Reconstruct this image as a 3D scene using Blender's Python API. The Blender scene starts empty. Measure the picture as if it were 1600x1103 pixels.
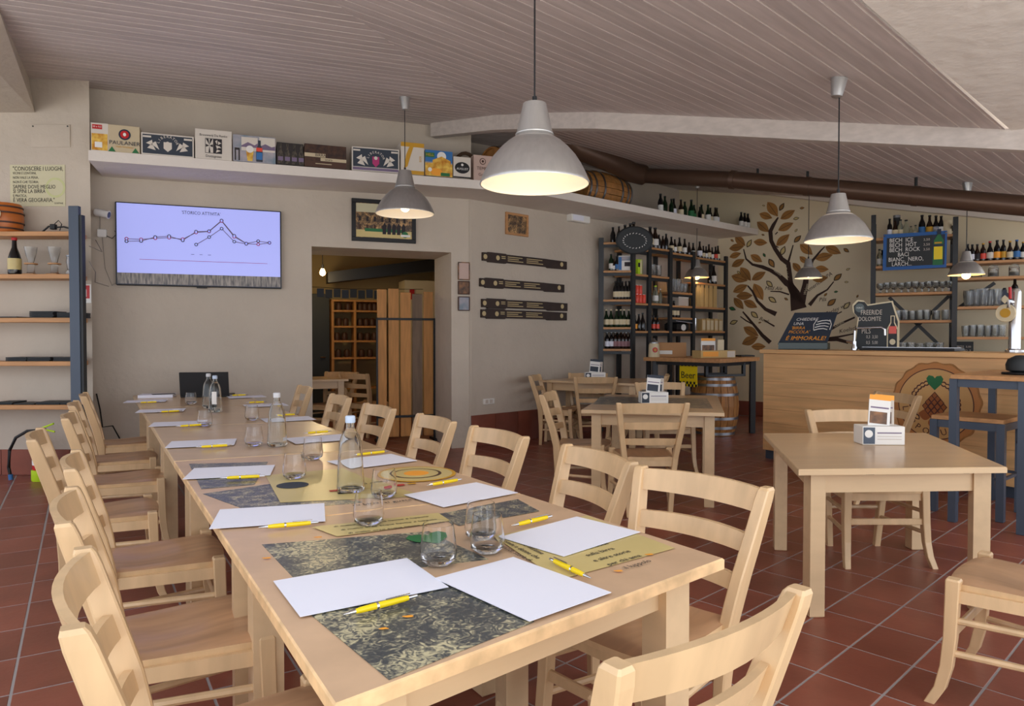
import bpy, bmesh, math, random
from mathutils import Vector, Matrix
random.seed(7)
C = bpy.context.scene.collection
PI = math.pi
sin, cos = math.sin, math.cos

# ------------------------------------------------------------------ camera, world, light, exposure
cam_d = bpy.data.cameras.new('camera'); cam = bpy.data.objects.new('camera', cam_d); C.objects.link(cam)
cam_d.sensor_width = 36.0; cam_d.lens = 24.75; cam_d.clip_start = 0.05
cam.location = (0, 0, 1.32)
cam.rotation_euler = (PI/2 - math.atan(23.5/1100), 0, 0)
bpy.context.scene.camera = cam
wd = bpy.data.worlds.new('daylight'); bpy.context.scene.world = wd; wd.use_nodes = True
bgn = wd.node_tree.nodes['Background']
bgn.inputs[0].default_value = (0.84, 0.89, 1.0, 1); bgn.inputs[1].default_value = 1.5
def area(name, loc, target, sx, sy, watts, col):
    l = bpy.data.lights.new(name, 'AREA'); l.shape = 'RECTANGLE'; l.size = sx; l.size_y = sy; l.energy = watts; l.color = col
    o = bpy.data.objects.new(name, l); C.objects.link(o); o.location = loc
    o.rotation_euler = (Vector(target)-Vector(loc)).to_track_quat('-Z', 'Y').to_euler()
    return o
area('window_daylight', (2.6, -2.4, 1.5), (0.4, 4.0, 1.5), 6.0, 2.4, 80, (0.95, 0.97, 1.0))
sn = bpy.data.lights.new('sun', 'SUN'); sn.energy = 5.5; sn.angle = 0.02; sn.color = (1.0, .95, .87)
so_ = bpy.data.objects.new('sun', sn); C.objects.link(so_); so_.rotation_euler = Vector((0.25, -.42, -.87)).to_track_quat('-Z', 'Y').to_euler()   # added sun behind the building, on the ground outside only, for bounced light
vs = bpy.context.scene.view_settings
vs.view_transform = 'Standard'; vs.look = 'None'; vs.exposure = 0.27; vs.gamma = 1.0
try: vs.use_curve_mapping = False
except Exception: pass
cy = bpy.context.scene.cycles
cy.max_bounces = 8; cy.transmission_bounces = 8; cy.transparent_max_bounces = 12; cy.caustics_reflective = False; cy.caustics_refractive = False
cy.sample_clamp_indirect = 4.0
try: cy.use_denoising = True
except Exception: pass

# ------------------------------------------------------------------ materials
def lin(r, g, b):
    f = lambda c: (c/255/12.92) if c/255 <= 0.04045 else ((c/255+0.055)/1.055)**2.4
    return (f(r), f(g), f(b), 1)
MATS = {}
def M(name, rgb, rough=0.5, metal=0.0, vary=0.0, scale=6.0, stretch=(1, 1, 1), bump=0.0, bscale=40.0, trans=0.0, emit=0.0, spec=0.5, rand=0.0, ior=1.45, coat=0.0, rgb2=None, detail=4.0, coords='Object'):
    m = bpy.data.materials.new(name); m.use_nodes = True; nt = m.node_tree; N = nt.nodes; L = nt.links
    b = N['Principled BSDF']; col = lin(*rgb)
    b.inputs['Base Color'].default_value = col; b.inputs['Roughness'].default_value = rough; b.inputs['Metallic'].default_value = metal
    b.inputs['Specular IOR Level'].default_value = spec; b.inputs['IOR'].default_value = ior
    b.inputs['Coat Weight'].default_value = coat; b.inputs['Coat Roughness'].default_value = 0.15
    if trans: b.inputs['Transmission Weight'].default_value = trans
    if emit: b.inputs['Emission Color'].default_value = col; b.inputs['Emission Strength'].default_value = emit
    tc = N.new('ShaderNodeTexCoord'); mp = N.new('ShaderNodeMapping'); mp.inputs['Scale'].default_value = stretch
    L.new(tc.outputs[coords], mp.inputs[0])
    last = None
    if vary or rgb2:
        nz = N.new('ShaderNodeTexNoise'); nz.inputs['Scale'].default_value = scale; nz.inputs['Detail'].default_value = detail
        L.new(mp.outputs[0], nz.inputs[0])
        if rand:
            oi = N.new('ShaderNodeObjectInfo'); ad = N.new('ShaderNodeVectorMath'); ad.operation = 'ADD'
            ml = N.new('ShaderNodeMath'); ml.operation = 'MULTIPLY'; ml.inputs[1].default_value = 50
            L.new(oi.outputs['Random'], ml.inputs[0]); L.new(mp.outputs[0], ad.inputs[0]); L.new(ml.outputs[0], ad.inputs[1]); L.new(ad.outputs[0], nz.inputs[0])
        rp = N.new('ShaderNodeValToRGB')
        c2 = lin(*rgb2) if rgb2 else tuple(min(1, c*(1+vary)) for c in col[:3])+(1,)
        c1 = col if rgb2 else tuple(c*(1-vary) for c in col[:3])+(1,)
        rp.color_ramp.elements[0].color = c1; rp.color_ramp.elements[1].color = c2
        rp.color_ramp.elements[0].position = 0.35; rp.color_ramp.elements[1].position = 0.65
        L.new(nz.outputs['Fac'], rp.inputs[0]); last = rp.outputs[0]
    if rand:
        oi2 = N.new('ShaderNodeObjectInfo'); mr = N.new('ShaderNodeMapRange'); mr.inputs['To Min'].default_value = 1-rand; mr.inputs['To Max'].default_value = 1+rand
        L.new(oi2.outputs['Random'], mr.inputs['Value'])
        mx = N.new('ShaderNodeMix'); mx.data_type = 'RGBA'; mx.blend_type = 'MULTIPLY'; mx.inputs[0].default_value = 1.0
        if last is not None: L.new(last, mx.inputs[6])
        else: mx.inputs[6].default_value = col
        L.new(mr.outputs[0], mx.inputs[7]); last = mx.outputs[2]
    if last is not None:
        L.new(last, b.inputs['Base Color'])
        if emit: L.new(last, b.inputs['Emission Color'])
    if bump:
        n2 = N.new('ShaderNodeTexNoise'); n2.inputs['Scale'].default_value = bscale; n2.inputs['Detail'].default_value = 6
        L.new(mp.outputs[0], n2.inputs[0])
        bp = N.new('ShaderNodeBump'); bp.inputs['Strength'].default_value = bump; bp.inputs['Distance'].default_value = 0.02
        L.new(n2.outputs['Fac'], bp.inputs['Height']); L.new(bp.outputs[0], b.inputs['Normal'])
    MATS[name] = m
    return m
M('plaster', (196, 184, 168), 0.9, vary=0.05, scale=1.2, bump=0.9, bscale=7)
M('plaster_white', (228, 220, 210), 0.9, vary=0.03, scale=1.5, bump=1.0, bscale=5.0)
M('mural_wall', (226, 213, 182), 0.9, vary=0.03, scale=1.0)
M('board', (204, 192, 188), 0.55, vary=0.08, scale=2.2, stretch=(1, 9, 9), rand=0.05)
M('board_gap', (246, 240, 234), 0.8)
M('beam', (198, 188, 180), 0.6, vary=0.08, scale=3, stretch=(1, 8, 8))
M('tile', (134, 76, 60), 0.34, vary=0.14, scale=3.5, rand=0.16, bump=0.05, bscale=30, spec=0.45)
M('grout', (158, 152, 150), 0.9); M('bounce_ground', (226, 220, 210), 0.9, vary=.04)
M('chair_wood', (210, 177, 134), 0.38, vary=0.08, scale=2.4, stretch=(7, 7, 1.0), rand=0.04, coat=0.15)
M('seat_wood', (184, 144, 108), 0.36, vary=0.13, scale=2.2, stretch=(9, 1.2, 1), rand=0.05, coat=0.15)
M('table_wood', (210, 180, 140), 0.34, vary=0.05, scale=1.6, stretch=(1.5, 9, 9), coat=0.1)
M('tabletop', (202, 170, 132), 0.28, vary=0.05, scale=2.0, stretch=(1, 6, 6), coat=0.2, rand=0.02)
M('tabletop_worn', (206, 172, 138), 0.34, vary=0.07, scale=7.0, coat=0.1)
M('table_edge', (222, 184, 136), 0.4, vary=0.2, scale=14)
M('shelf_wood', (190, 140, 92), 0.5, vary=0.12, scale=3, stretch=(1, 10, 10))
M('bar_wood', (224, 176, 120), 0.42, vary=0.13, scale=2.2, stretch=(0.7, 6, 9), detail=6)
M('screen_wood', (190, 134, 74), 0.6, vary=0.14, scale=3, stretch=(9, 9, 1), rand=0.10)
M('screen_wood_grey', (120, 100, 82), 0.7, vary=0.14, scale=3, stretch=(9, 9, 1))
M('steel_dark', (48, 50, 52), 0.45, metal=0.2)
M('steel_blue', (74, 84, 98), 0.42, metal=0.15)
M('black', (22, 22, 24), 0.5)
M('black_gloss', (14, 14, 16), 0.15)
M('slate', (38, 42, 44), 0.55)
M('aluminium', (188, 187, 184), 0.36, metal=0.75, vary=0.04, scale=3, stretch=(14, 14, 0.3))
M('lamp_inside', (246, 238, 224), 0.7)
M('bulb', (255, 232, 196), 0.4, emit=9.0)
M('bulb_far', (255, 200, 120), 0.4, emit=18.0)
M('chrome', (215, 215, 215), 0.12, metal=1.0)
M('paper', (232, 233, 244), 0.75)
M('white', (232, 230, 224), 0.5)
M('cream', (220, 205, 170), 0.6)
M('yellow', (242, 212, 24), 0.25)
M('glass', (255, 255, 255), 0.0, trans=1.0, ior=1.32, spec=0.8)
M('bottle_glass', (252, 254, 252), 0.0, trans=1.0, ior=1.30, spec=0.8)
M('brown_glass', (36, 20, 12), 0.12, spec=0.7)
M('green_glass', (14, 40, 20), 0.12, spec=0.7)
M('dark_glass', (16, 15, 17), 0.12, spec=0.7)
M('clear_bottle', (220, 226, 206), 0.05, trans=0.8, ior=1.2)
M('red', (190, 30, 32), 0.4)
M('red_can', (226, 76, 56), 0.35)
M('orange', (244, 164, 52), 0.5)
M('gold', (200, 150, 40), 0.5)
M('blue', (34, 92, 160), 0.5)
M('blue_label', (52, 110, 170), 0.5)
M('green', (36, 110, 62), 0.5)
M('lime', (190, 226, 40), 0.5)
M('dark_blue', (34, 42, 62), 0.5)
M('navy_print', (50, 58, 70), 0.6)
M('brown', (74, 46, 32), 0.5)
M('trunk_paint', (62, 44, 36), 0.8)
M('leaf_paint', (164, 118, 62), 0.8, vary=0.14, scale=5, rand=0.12)
M('leaf_dark', (84, 70, 50), 0.8, rand=0.25)
M('pipe', (98, 76, 62), 0.40, metal=0.45)
M('oak', (168, 116, 62), 0.55, vary=0.2, scale=4, stretch=(6, 6, 1), rand=0.12)
M('hoop', (150, 152, 156), 0.35, metal=0.9)
M('cardboard', (184, 140, 96), 0.8)
M('wood_box', (196, 166, 110), 0.7, rand=0.12)
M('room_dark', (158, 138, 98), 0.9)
M('tv_body', (24, 26, 34), 0.35)
M('tv_screen', (150, 156, 218), 0.3, emit=0.62)
M('tv_floor', (76, 74, 76), 0.4, rgb2=(140, 132, 124), scale=18, stretch=(3, 3, 0.5), emit=0.25)
M('ink', (44, 40, 44), 0.7)
M('ink_light', (120, 104, 130), 0.7); M('pinkish', (150, 112, 116), 0.6)
M('magenta', (176, 52, 110), 0.6)
M('poster', (208, 202, 168), 0.8)
M('map_print', (206, 186, 124), 0.32, vary=0.05, scale=3)
M('photo_brown', (150, 104, 66), 0.5, rgb2=(60, 50, 44), scale=14)
M('landscape', (180, 170, 176), 0.6, rgb2=(120, 138, 150), scale=8)
M('golden_print', (236, 200, 90), 0.5, rgb2=(190, 120, 20), scale=16)
M('salami', (80, 52, 36), 0.6, rgb2=(46, 30, 24), scale=20)
M('bottle_print', (20, 18, 18), 0.5, rgb2=(90, 80, 66), scale=30, stretch=(3, 3, 1))
M('rough_panel', (200, 190, 178), 0.85)
M('cable', (140, 132, 124), 0.6)
M('dried', (84, 62, 44), 0.9)
def engraving(name, dark, light, scale):
    m = bpy.data.materials.new(name); m.use_nodes = True; nt = m.node_tree; N = nt.nodes; L = nt.links; b = N['Principled BSDF']
    tc = N.new('ShaderNodeTexCoord'); n1 = N.new('ShaderNodeTexNoise'); n1.inputs['Scale'].default_value = scale*.55; n1.inputs['Detail'].default_value = 2; n1.inputs['Distortion'].default_value = 1.2
    v = N.new('ShaderNodeTexVoronoi'); v.inputs['Scale'].default_value = scale*1.5
    n3 = N.new('ShaderNodeTexNoise'); n3.inputs['Scale'].default_value = scale*5; n3.inputs['Detail'].default_value = 4; n3.inputs['Distortion'].default_value = 2.5
    for q in (n1, n3): L.new(tc.outputs['Object'], q.inputs[0])
    w = N.new('ShaderNodeMix'); w.data_type = 'VECTOR'; w.inputs[0].default_value = .12
    L.new(tc.outputs['Object'], w.inputs[4]); L.new(n1.outputs['Color'], w.inputs[5]); L.new(w.outputs[1], v.inputs['Vector'])
    a1 = N.new('ShaderNodeMix'); a1.data_type = 'FLOAT'; a1.inputs[0].default_value = .42; L.new(n1.outputs['Fac'], a1.inputs[2]); L.new(v.outputs['Distance'], a1.inputs[3])
    a2 = N.new('ShaderNodeMix'); a2.data_type = 'FLOAT'; a2.inputs[0].default_value = .60; L.new(a1.outputs[0], a2.inputs[2]); L.new(n3.outputs['Fac'], a2.inputs[3])
    rp = N.new('ShaderNodeValToRGB'); e = rp.color_ramp.elements
    e[0].color = lin(*dark); e[0].position = 0.46; e[1].color = lin(*light); e[1].position = 0.61
    k = e.new(0.53); k.color = lin(*[x*.62+y*.38 for x, y in zip(dark, light)])
    L.new(a2.outputs[0], rp.inputs[0]); L.new(rp.outputs[0], b.inputs['Base Color']); b.inputs['Roughness'].default_value = 0.3
    MATS[name] = m
engraving('engraving', (70, 74, 76), (198, 188, 150), 8)
engraving('engraving_fine', (60, 66, 78), (190, 178, 140), 16)
engraving('street_print', (66, 54, 46), (222, 176, 116), 13)

# ------------------------------------------------------------------ mesh helpers
class MB:
    def __init__(s): s.v = []; s.f = []
    def add(s, vs_, fs):
        k = len(s.v); s.v += [tuple(v) for v in vs_]; s.f += [tuple(i+k for i in f) for f in fs]; return s
    def box(s, x0, x1, y0, y1, z0, z1, ch=0.0):
        if ch <= 0:
            return s.add([(x0,y0,z0),(x1,y0,z0),(x1,y1,z0),(x0,y1,z0),(x0,y0,z1),(x1,y0,z1),(x1,y1,z1),(x0,y1,z1)],
                         [(3,2,1,0),(4,5,6,7),(0,1,5,4),(1,2,6,5),(2,3,7,6),(3,0,4,7)])
        c = ch; vv = []
        for z, i in ((z0, c), (z0+c, 0), (z1-c, 0), (z1, c)):
            vv += [(x0+i,y0+i,z),(x1-i,y0+i,z),(x1-i,y1-i,z),(x0+i,y1-i,z)]
        fs = [(3,2,1,0),(12,13,14,15)]
        for r in range(3):
            for j in range(4): fs.append((r*4+j, r*4+(j+1)%4, r*4+4+(j+1)%4, r*4+4+j))
        return s.add(vv, fs)
    def prism(s, poly, z0, z1, ch=0.0):
        n = len(poly)
        if ch > 0:
            cx = sum(p[0] for p in poly)/n; cyy = sum(p[1] for p in poly)/n
            def ins(p):
                d = math.hypot(p[0]-cx, p[1]-cyy); k = max(0, (d-ch*1.4)/d) if d > 0 else 1
                return (cx+(p[0]-cx)*k, cyy+(p[1]-cyy)*k)
            top = [ins(p) for p in poly]
            vv = [(p[0],p[1],z0) for p in poly]+[(p[0],p[1],z1-ch) for p in poly]+[(p[0],p[1],z1) for p in top]
            fs = [tuple(reversed(range(n))), tuple(range(2*n, 3*n))]
            for r in range(2):
                for j in range(n): fs.append((r*n+j, r*n+(j+1)%n, r*n+n+(j+1)%n, r*n+n+j))
            return s.add(vv, fs)
        vv = [(p[0],p[1],z0) for p in poly]+[(p[0],p[1],z1) for p in poly]
        fs = [tuple(reversed(range(n))), tuple(range(n, 2*n))]+[(j, (j+1)%n, n+(j+1)%n, n+j) for j in range(n)]
        return s.add(vv, fs)
    def vprism(s, poly, y0, y1):    # poly in (x,z), extruded along y; front at y0
        n = len(poly)
        vv = [(p[0],y0,p[1]) for p in poly]+[(p[0],y1,p[1]) for p in poly]
        return s.add(vv, [tuple(range(n)), tuple(reversed(range(n, 2*n)))]+[(j, n+j, n+(j+1)%n, (j+1)%n) for j in range(n)])
    def lathe(s, prof, n=16, c=(0,0,0), axis='z', cap=True):
        vv = []
        for r, z in prof:
            for k in range(n):
                a = 2*PI*k/n
                p = (r*cos(a), r*sin(a), z)
                if axis == 'x': p = (p[2], p[0], p[1])
                if axis == 'y': p = (p[0], p[2], p[1])
                vv.append((p[0]+c[0], p[1]+c[1], p[2]+c[2]))
        fs = []; m = len(prof)
        for i in range(m-1):
            for k in range(n): fs.append((i*n+k, i*n+(k+1)%n, (i+1)*n+(k+1)%n, (i+1)*n+k))
        if cap: fs += [tuple(reversed(range(n))), tuple(range((m-1)*n, m*n))]
        return s.add(vv, fs)
    def tube(s, pts, r, n=8, rs=None):
        pts = [Vector(p) for p in pts]; vv = []; fs = []
        up = Vector((0.13, 0.21, 0.97))
        for i, p in enumerate(pts):
            t = (pts[min(i+1, len(pts)-1)]-pts[max(i-1, 0)]).normalized()
            a = t.cross(up)
            if a.length < 1e-3: a = t.cross(Vector((1,0,0)))
            a.normalize(); b = t.cross(a).normalized(); rr = rs[i] if rs else r
            for k in range(n): vv.append(p+(a*cos(2*PI*k/n)+b*sin(2*PI*k/n))*rr)
        for i in range(len(pts)-1):
            for k in range(n): fs.append((i*n+k, i*n+(k+1)%n, (i+1)*n+(k+1)%n, (i+1)*n+k))
        fs += [tuple(reversed(range(n))), tuple(range((len(pts)-1)*n, len(pts)*n))]
        return s.add(vv, fs)
    def bar(s, pts, w, d, ch=0.2):   # loft of rounded rectangles (w across x-ish, d across y-ish) along a mostly vertical path
        vv = []; fs = []
        for i, p in enumerate(pts):
            ww = (w[i] if isinstance(w, (list, tuple)) else w)/2; dd = (d[i] if isinstance(d, (list, tuple)) else d)/2
            c = min(ww, dd)*ch
            for x, y in ((-ww+c,-dd),(ww-c,-dd),(ww,-dd+c),(ww,dd-c),(ww-c,dd),(-ww+c,dd),(-ww,dd-c),(-ww,-dd+c)): vv.append((p[0]+x, p[1]+y, p[2]))
        for i in range(len(pts)-1):
            for k in range(8): fs.append((i*8+k, i*8+(k+1)%8, (i+1)*8+(k+1)%8, (i+1)*8+k))
        fs += [tuple(reversed(range(8))), tuple(range((len(pts)-1)*8, len(pts)*8))]
        return s.add(vv, fs)
    def seg(s, a, b, w, h):          # box beam between two points, w horizontal, h vertical-ish
        a = Vector(a); b = Vector(b); t = (b-a).normalized(); u = Vector((0,0,1))
        if abs(t.z) > 0.95: u = Vector((0,1,0))
        x = t.cross(u).normalized(); z = x.cross(t).normalized(); vv = []
        for p in (a, b):
            for i, j in ((-1,-1),(1,-1),(1,1),(-1,1)): vv.append(p+x*(i*w/2)+z*(j*h/2))
        return s.add(vv, [(0,1,2,3),(7,6,5,4),(0,4,5,1),(1,5,6,2),(2,6,7,3),(3,7,4,0)])
    def mesh(s, name, mat, smooth=False):
        me = bpy.data.meshes.new(name); me.from_pydata(s.v, [], s.f); 
        bm = bmesh.new(); bm.from_mesh(me); bmesh.ops.recalc_face_normals(bm, faces=bm.faces[:]); bm.to_mesh(me); bm.free()
        if smooth:
            for p in me.polygons: p.use_smooth = True
        mats = mat if isinstance(mat, (list, tuple)) else [mat]
        for k in mats: me.materials.append(MATS[k])
        if smooth:
            try: me.set_sharp_from_angle(angle=math.radians(40))
            except Exception: pass
        return me
    def obj(s, name, mat, parent=None, smooth=False, loc=(0,0,0), rz=0):
        return link(name, s.mesh(name, mat, smooth), parent, loc, rz)
def link(name, me, parent=None, loc=(0,0,0), rz=0):
    o = bpy.data.objects.new(name, me); C.objects.link(o); o.location = loc; o.rotation_euler = (0,0,rz)
    if parent: o.parent = parent
    return o
LABELS = {}
def tag(o, label, cat, group=None):
    if label in LABELS: print('DUP LABEL', label)
    LABELS[label] = 1
    o['label'] = label; o['category'] = cat
    if group: o['group'] = group
    return o
def thing(name, label, cat, loc=(0,0,0), rz=0, group=None):
    o = link(name, None, None, loc, rz); o.empty_display_size = 0.05
    return tag(o, label, cat, group)
def structure(o): o['kind'] = 'structure'; return o
def stuff(o): o['kind'] = 'stuff'; return o
def dup(root, loc, rz, label, group=None, scale=None, swap=None):
    r = root.copy(); C.objects.link(r); r.location = loc; r.rotation_euler = (0,0,rz); tag(r, label, root['category'], group or root.get('group'))
    if scale: r.scale = scale
    for ch in root.children:
        c = ch.copy(); C.objects.link(c); c.parent = r
        for g in ch.children:
            d = g.copy(); C.objects.link(d); d.parent = c
    return r
TXT = {}
def text(body, size, mat, parent, loc, rx=PI/2, rz=0, align='CENTER', name='lettering', shear=0.0, sx=1.0):
    key = (body, align, shear, mat)
    if key not in TXT:
        cu = bpy.data.curves.new('t', 'FONT'); cu.body = body; cu.align_x = align; cu.align_y = 'CENTER'; cu.size = 1; cu.extrude = 0.004; cu.shear = shear; cu.resolution_u = 2
        t = bpy.data.objects.new('t', cu); C.objects.link(t)
        dg = bpy.context.evaluated_depsgraph_get(); me = bpy.data.meshes.new_from_object(t.evaluated_get(dg))
        bpy.data.objects.remove(t); me.materials.clear(); me.materials.append(MATS[mat]); TXT[key] = me
    o = link(name, TXT[key], parent, loc); o.rotation_euler = (rx, 0, rz); o.scale = (size*sx, size, size)
    return o
def clip(poly, nx, ny, c):   # keep nx*x+ny*y <= c
    out = []
    for i in range(len(poly)):
        a, b = poly[i], poly[(i+1) % len(poly)]
        da, db = nx*a[0]+ny*a[1]-c, nx*b[0]+ny*b[1]-c
        if da <= 0: out.append(a)
        if (da < 0 < db) or (db < 0 < da):
            t = da/(da-db); out.append((a[0]+(b[0]-a[0])*t, a[1]+(b[1]-a[1])*t))
    return out
class Fr:     # a vertical plane in plan: x runs along it, y goes into it, z up
    def __init__(s, p0, az):
        s.p = Vector((p0[0], p0[1])); a = math.radians(az); s.d = Vector((sin(a), cos(a))); s.n = Vector((-s.d.y, s.d.x)); s.rz = math.atan2(s.d.y, s.d.x)
    def at(s, t, off=0.0, z=0.0):
        q = s.p+s.d*t+s.n*off; return (q.x, q.y, z)
TV = Fr((-4.205, 7.079), 69.4); SG = Fr((-0.498, 8.472), 47.0); MU = Fr((3.585, 12.28), 128.0)
BB = Fr((5.01, 9.79), 118.0); BAR = Fr((2.749, 7.69), 145.5); PIL = Fr((-4.03, 6.76), 90.0)
ORD = ['first','second','third','fourth','fifth','sixth','seventh','eighth','ninth','tenth','eleventh','twelfth','thirteenth','fourteenth','fifteenth','sixteenth','seventeenth','eighteenth','nineteenth','twentieth','twenty-first','twenty-second','twenty-third','twenty-fourth','twenty-fifth','twenty-sixth']
# ------------------------------------------------------------------ floor
fl = structure(MB().box(-9, 10, -0.3, 14.5, -0.12, -0.0014).obj('floor', 'grout'))
structure(MB().box(-14, 14, -11, -0.31, -0.12, -0.004).obj('floor.001', 'bounce_ground'))  # added pale ground, out of view, to bounce daylight up at the soffit
def tile_grid(az, su, sv, origin, keep, gap):
    a = math.radians(az); u = (sin(a), cos(a)); v = (cos(a), -sin(a)); out = []
    for i in range(-40, 60):
        for j in range(-50, 60):
            cs = []
            for du, dv in ((0,0),(1,0),(1,1),(0,1)):
                p = (i+du)*su+(-gap if du else gap); q = (j+dv)*sv+(-gap if dv else gap)
                cs.append((origin[0]+u[0]*p+v[0]*q, origin[1]+u[1]*p+v[1]*q))
            cx = sum(c[0] for c in cs)/4; cyy = sum(c[1] for c in cs)/4
            if cyy < 0.9 or cyy > 12.5 or abs(cx) > 0.80*cyy+0.5: continue
            if keep(cx, cyy) > 0.6: continue
            poly = cs
            for h in HALF[keep]: poly = clip(poly, *h)
            if len(poly) >= 3: out.append((math.hypot(cx, cyy), cx, cyy, poly, len(poly) == 4 and poly == cs))
    return out
AX = Vector((0.137, 1.447)); AXD = Vector((-3.4-0.137, 7.4-1.447)).normalized(); AXN = Vector((-AXD.y, AXD.x))   # left side of the table axis
def keepL(x, y): return -(AXN.x*(x-AX.x)+AXN.y*(y-AX.y))
def keepR(x, y): return (AXN.x*(x-AX.x)+AXN.y*(y-AX.y))
cA = AXN.x*AX.x+AXN.y*AX.y
HALF = {keepL: [(-AXN.x, -AXN.y, -cA-0.004)], keepR: [(AXN.x, AXN.y, cA-0.004)]}
tl = tile_grid(-31.35, 0.352, 0.32, (-1.856, 2.579), keepL, 0.0048)+tile_grid(46.5, 0.331, 0.245, (1.205, 2.755), keepR, 0.0042)
tl = [t for t in tl if not (t[1] > 3.2 and t[2] > 12.0)]
tl.sort(key=lambda t: t[0])
far = MB()
for k, (d, x, y, poly, full) in enumerate(tl):
    if k < 300:
        m = MB().prism([(p[0]-x, p[1]-y) for p in poly], -0.02, 0.0, 0.0012)
        m.obj('tile', 'tile', fl, loc=(x, y, 0))
    else: far.prism(poly, -0.02, 0.0, 0.003)
stuff(far.obj('tiles_beyond', 'tile', fl))

# ------------------------------------------------------------------ ceiling: two whitewashed boarded slopes that meet in a mitre
LZ = lambda x, y: 2.8372-0.0422*x+0.1123*y
RZ = lambda x, y: 2.6382-0.1293*x+0.1363*y
K1 = Vector((-1.039, 4.528)); K2 = Vector((-0.2045, 7.562)); KD = (K2-K1).normalized(); KN = Vector((KD.y, -KD.x))   # points to the right slope
kc = KN.dot(K1)
def slab(name, poly, zf, t0, t1, mat, parent=None):
    n = len(poly)
    vv = [(x, y, zf(x, y)+t0) for x, y in poly]+[(x, y, zf(x, y)+t1) for x, y in poly]
    return MB().add(vv, [tuple(range(n)), tuple(reversed(range(n, 2*n)))]+[(j, n+j, n+(j+1)%n, (j+1)%n) for j in range(n)]).obj(name, mat, parent)
bigL = [(-9, 2.2), (3, 2.2), (3, 11), (-9, 11)]
regL = clip(bigL, KN.x, KN.y, kc); regL = clip(regL, TV.n.x, TV.n.y, 8.106+1.2)
bN = Vector((0.695, -0.719))   # from the back wall toward the windows, level
bd = Vector((0.719, 0.695))
regR = clip([(-3, 1.5), (9.5, 1.5), (9.5, 14.5), (-3, 14.5)], -KN.x, -KN.y, -kc)
regR = clip(regR, bN.x, bN.y, -1.251); regR = clip(regR, MU.n.x, MU.n.y, MU.n.dot(MU.p)+0.04); regR = clip(regR, SG.n.x, SG.n.y, SG.n.dot(SG.p)+0.75)
ce = structure(slab('ceiling', regL, LZ, 0.0035, 0.09, 'board_gap'))
ce2 = structure(slab('ceiling.001', regR, RZ, 0.0035, 0.09, 'board_gap'))
def boards(reg, zf, along, across, parent, pitch=0.125, gap=0.013):
    cs = [across.dot(Vector(p)) for p in reg]; lo = min(cs); k = int((max(cs)-lo)/pitch)+1
    for i in range(k):
        a, b = lo+i*pitch+gap/2, lo+(i+1)*pitch-gap/2
        poly = clip(clip(reg, across.x, across.y, b), -across.x, -across.y, -a)
        if len(poly) < 3: continue
        cx = sum(p[0] for p in poly)/len(poly); cyy = sum(p[1] for p in poly)/len(poly); rz = math.atan2(along.y, along.x)
        ca, sa = cos(-rz), sin(-rz); n = len(poly); vv = []
        for tz in (0, 0.003):
            for x, y in poly: vv.append(((x-cx)*ca-(y-cyy)*sa, (x-cx)*sa+(y-cyy)*ca, zf(x, y)+tz-zf(cx, cyy)))
        o = MB().add(vv, [tuple(range(n)), tuple(reversed(range(n, 2*n)))]+[(j, n+j, n+(j+1)%n, (j+1)%n) for j in range(n)]).obj('ceiling_board', 'board', parent, loc=(cx, cyy, zf(cx, cyy)), rz=rz)
boards(regL, LZ, TV.d, TV.n, ce)
boards(regR, RZ, bd, bN, ce2)
# rafter under the boards, bent where the slopes meet
def beam_poly(name, pts, w, h, mat, side):
    vv = []; fs = []
    for x, y, z in pts:
        for ox, oz in ((0, 0), (1, 0), (1, -h), (0, -h)): vv.append((x+side[0]*w*ox, y+side[1]*w*ox, z+oz))
    n = len(pts)
    for i in range(n-1):
        for k in range(4): fs.append((i*4+k, i*4+(k+1)%4, i*4+4+(k+1)%4, i*4+4+k))
    fs += [(0,1,2,3), tuple(range(4*n-1, 4*n-5, -1))]
    return MB().add(vv, fs).obj(name, mat)
structure(beam_poly('trim_1', [(-0.94, 8.17, 3.797), (-0.57, 7.865, 3.746), (-0.2045, 7.561, 3.696), (0.318, 7.041, 3.557), (0.783, 6.676, 3.447), (2.45, 5.9, 3.125), (4.3, 5.04, 2.78)], 0.10, 0.155, 'beam', (0.5, 0.86)))
# white plaster soffit over the windows and plaster beam at the far side
sp = [(1.595-bd.x*3.0, 3.284-bd.y*3.0), (3.661+bd.x*4, 5.197+bd.y*4)]
so = [sp[0], sp[1], (sp[1][0]+bN.x*2.3, sp[1][1]+bN.y*2.3), (sp[0][0]+bN.x*2.3, sp[0][1]+bN.y*2.3)]
structure(slab('ceiling.002', so, lambda x, y: 2.872, 0.0, 0.12, 'plaster_white'))
T1 = (-3.25, 4.44, 3.50); T2 = (-4.62, 6.78, 3.83); B1 = (-3.62, 4.44, 3.42); B2 = (-4.56, 6.78, 3.47)
structure(MB().add([T1, T2, B2, B1, (-6.2, 4.44, 3.95), (-7.2, 6.78, 4.0), (-7.2, 6.78, 3.47), (-6.2, 4.44, 3.42)], [(0,1,2,3),(4,7,6,5),(0,4,5,1),(3,2,6,7),(0,3,7,4),(1,5,6,2)]).obj('trim_2', 'plaster'))

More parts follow.
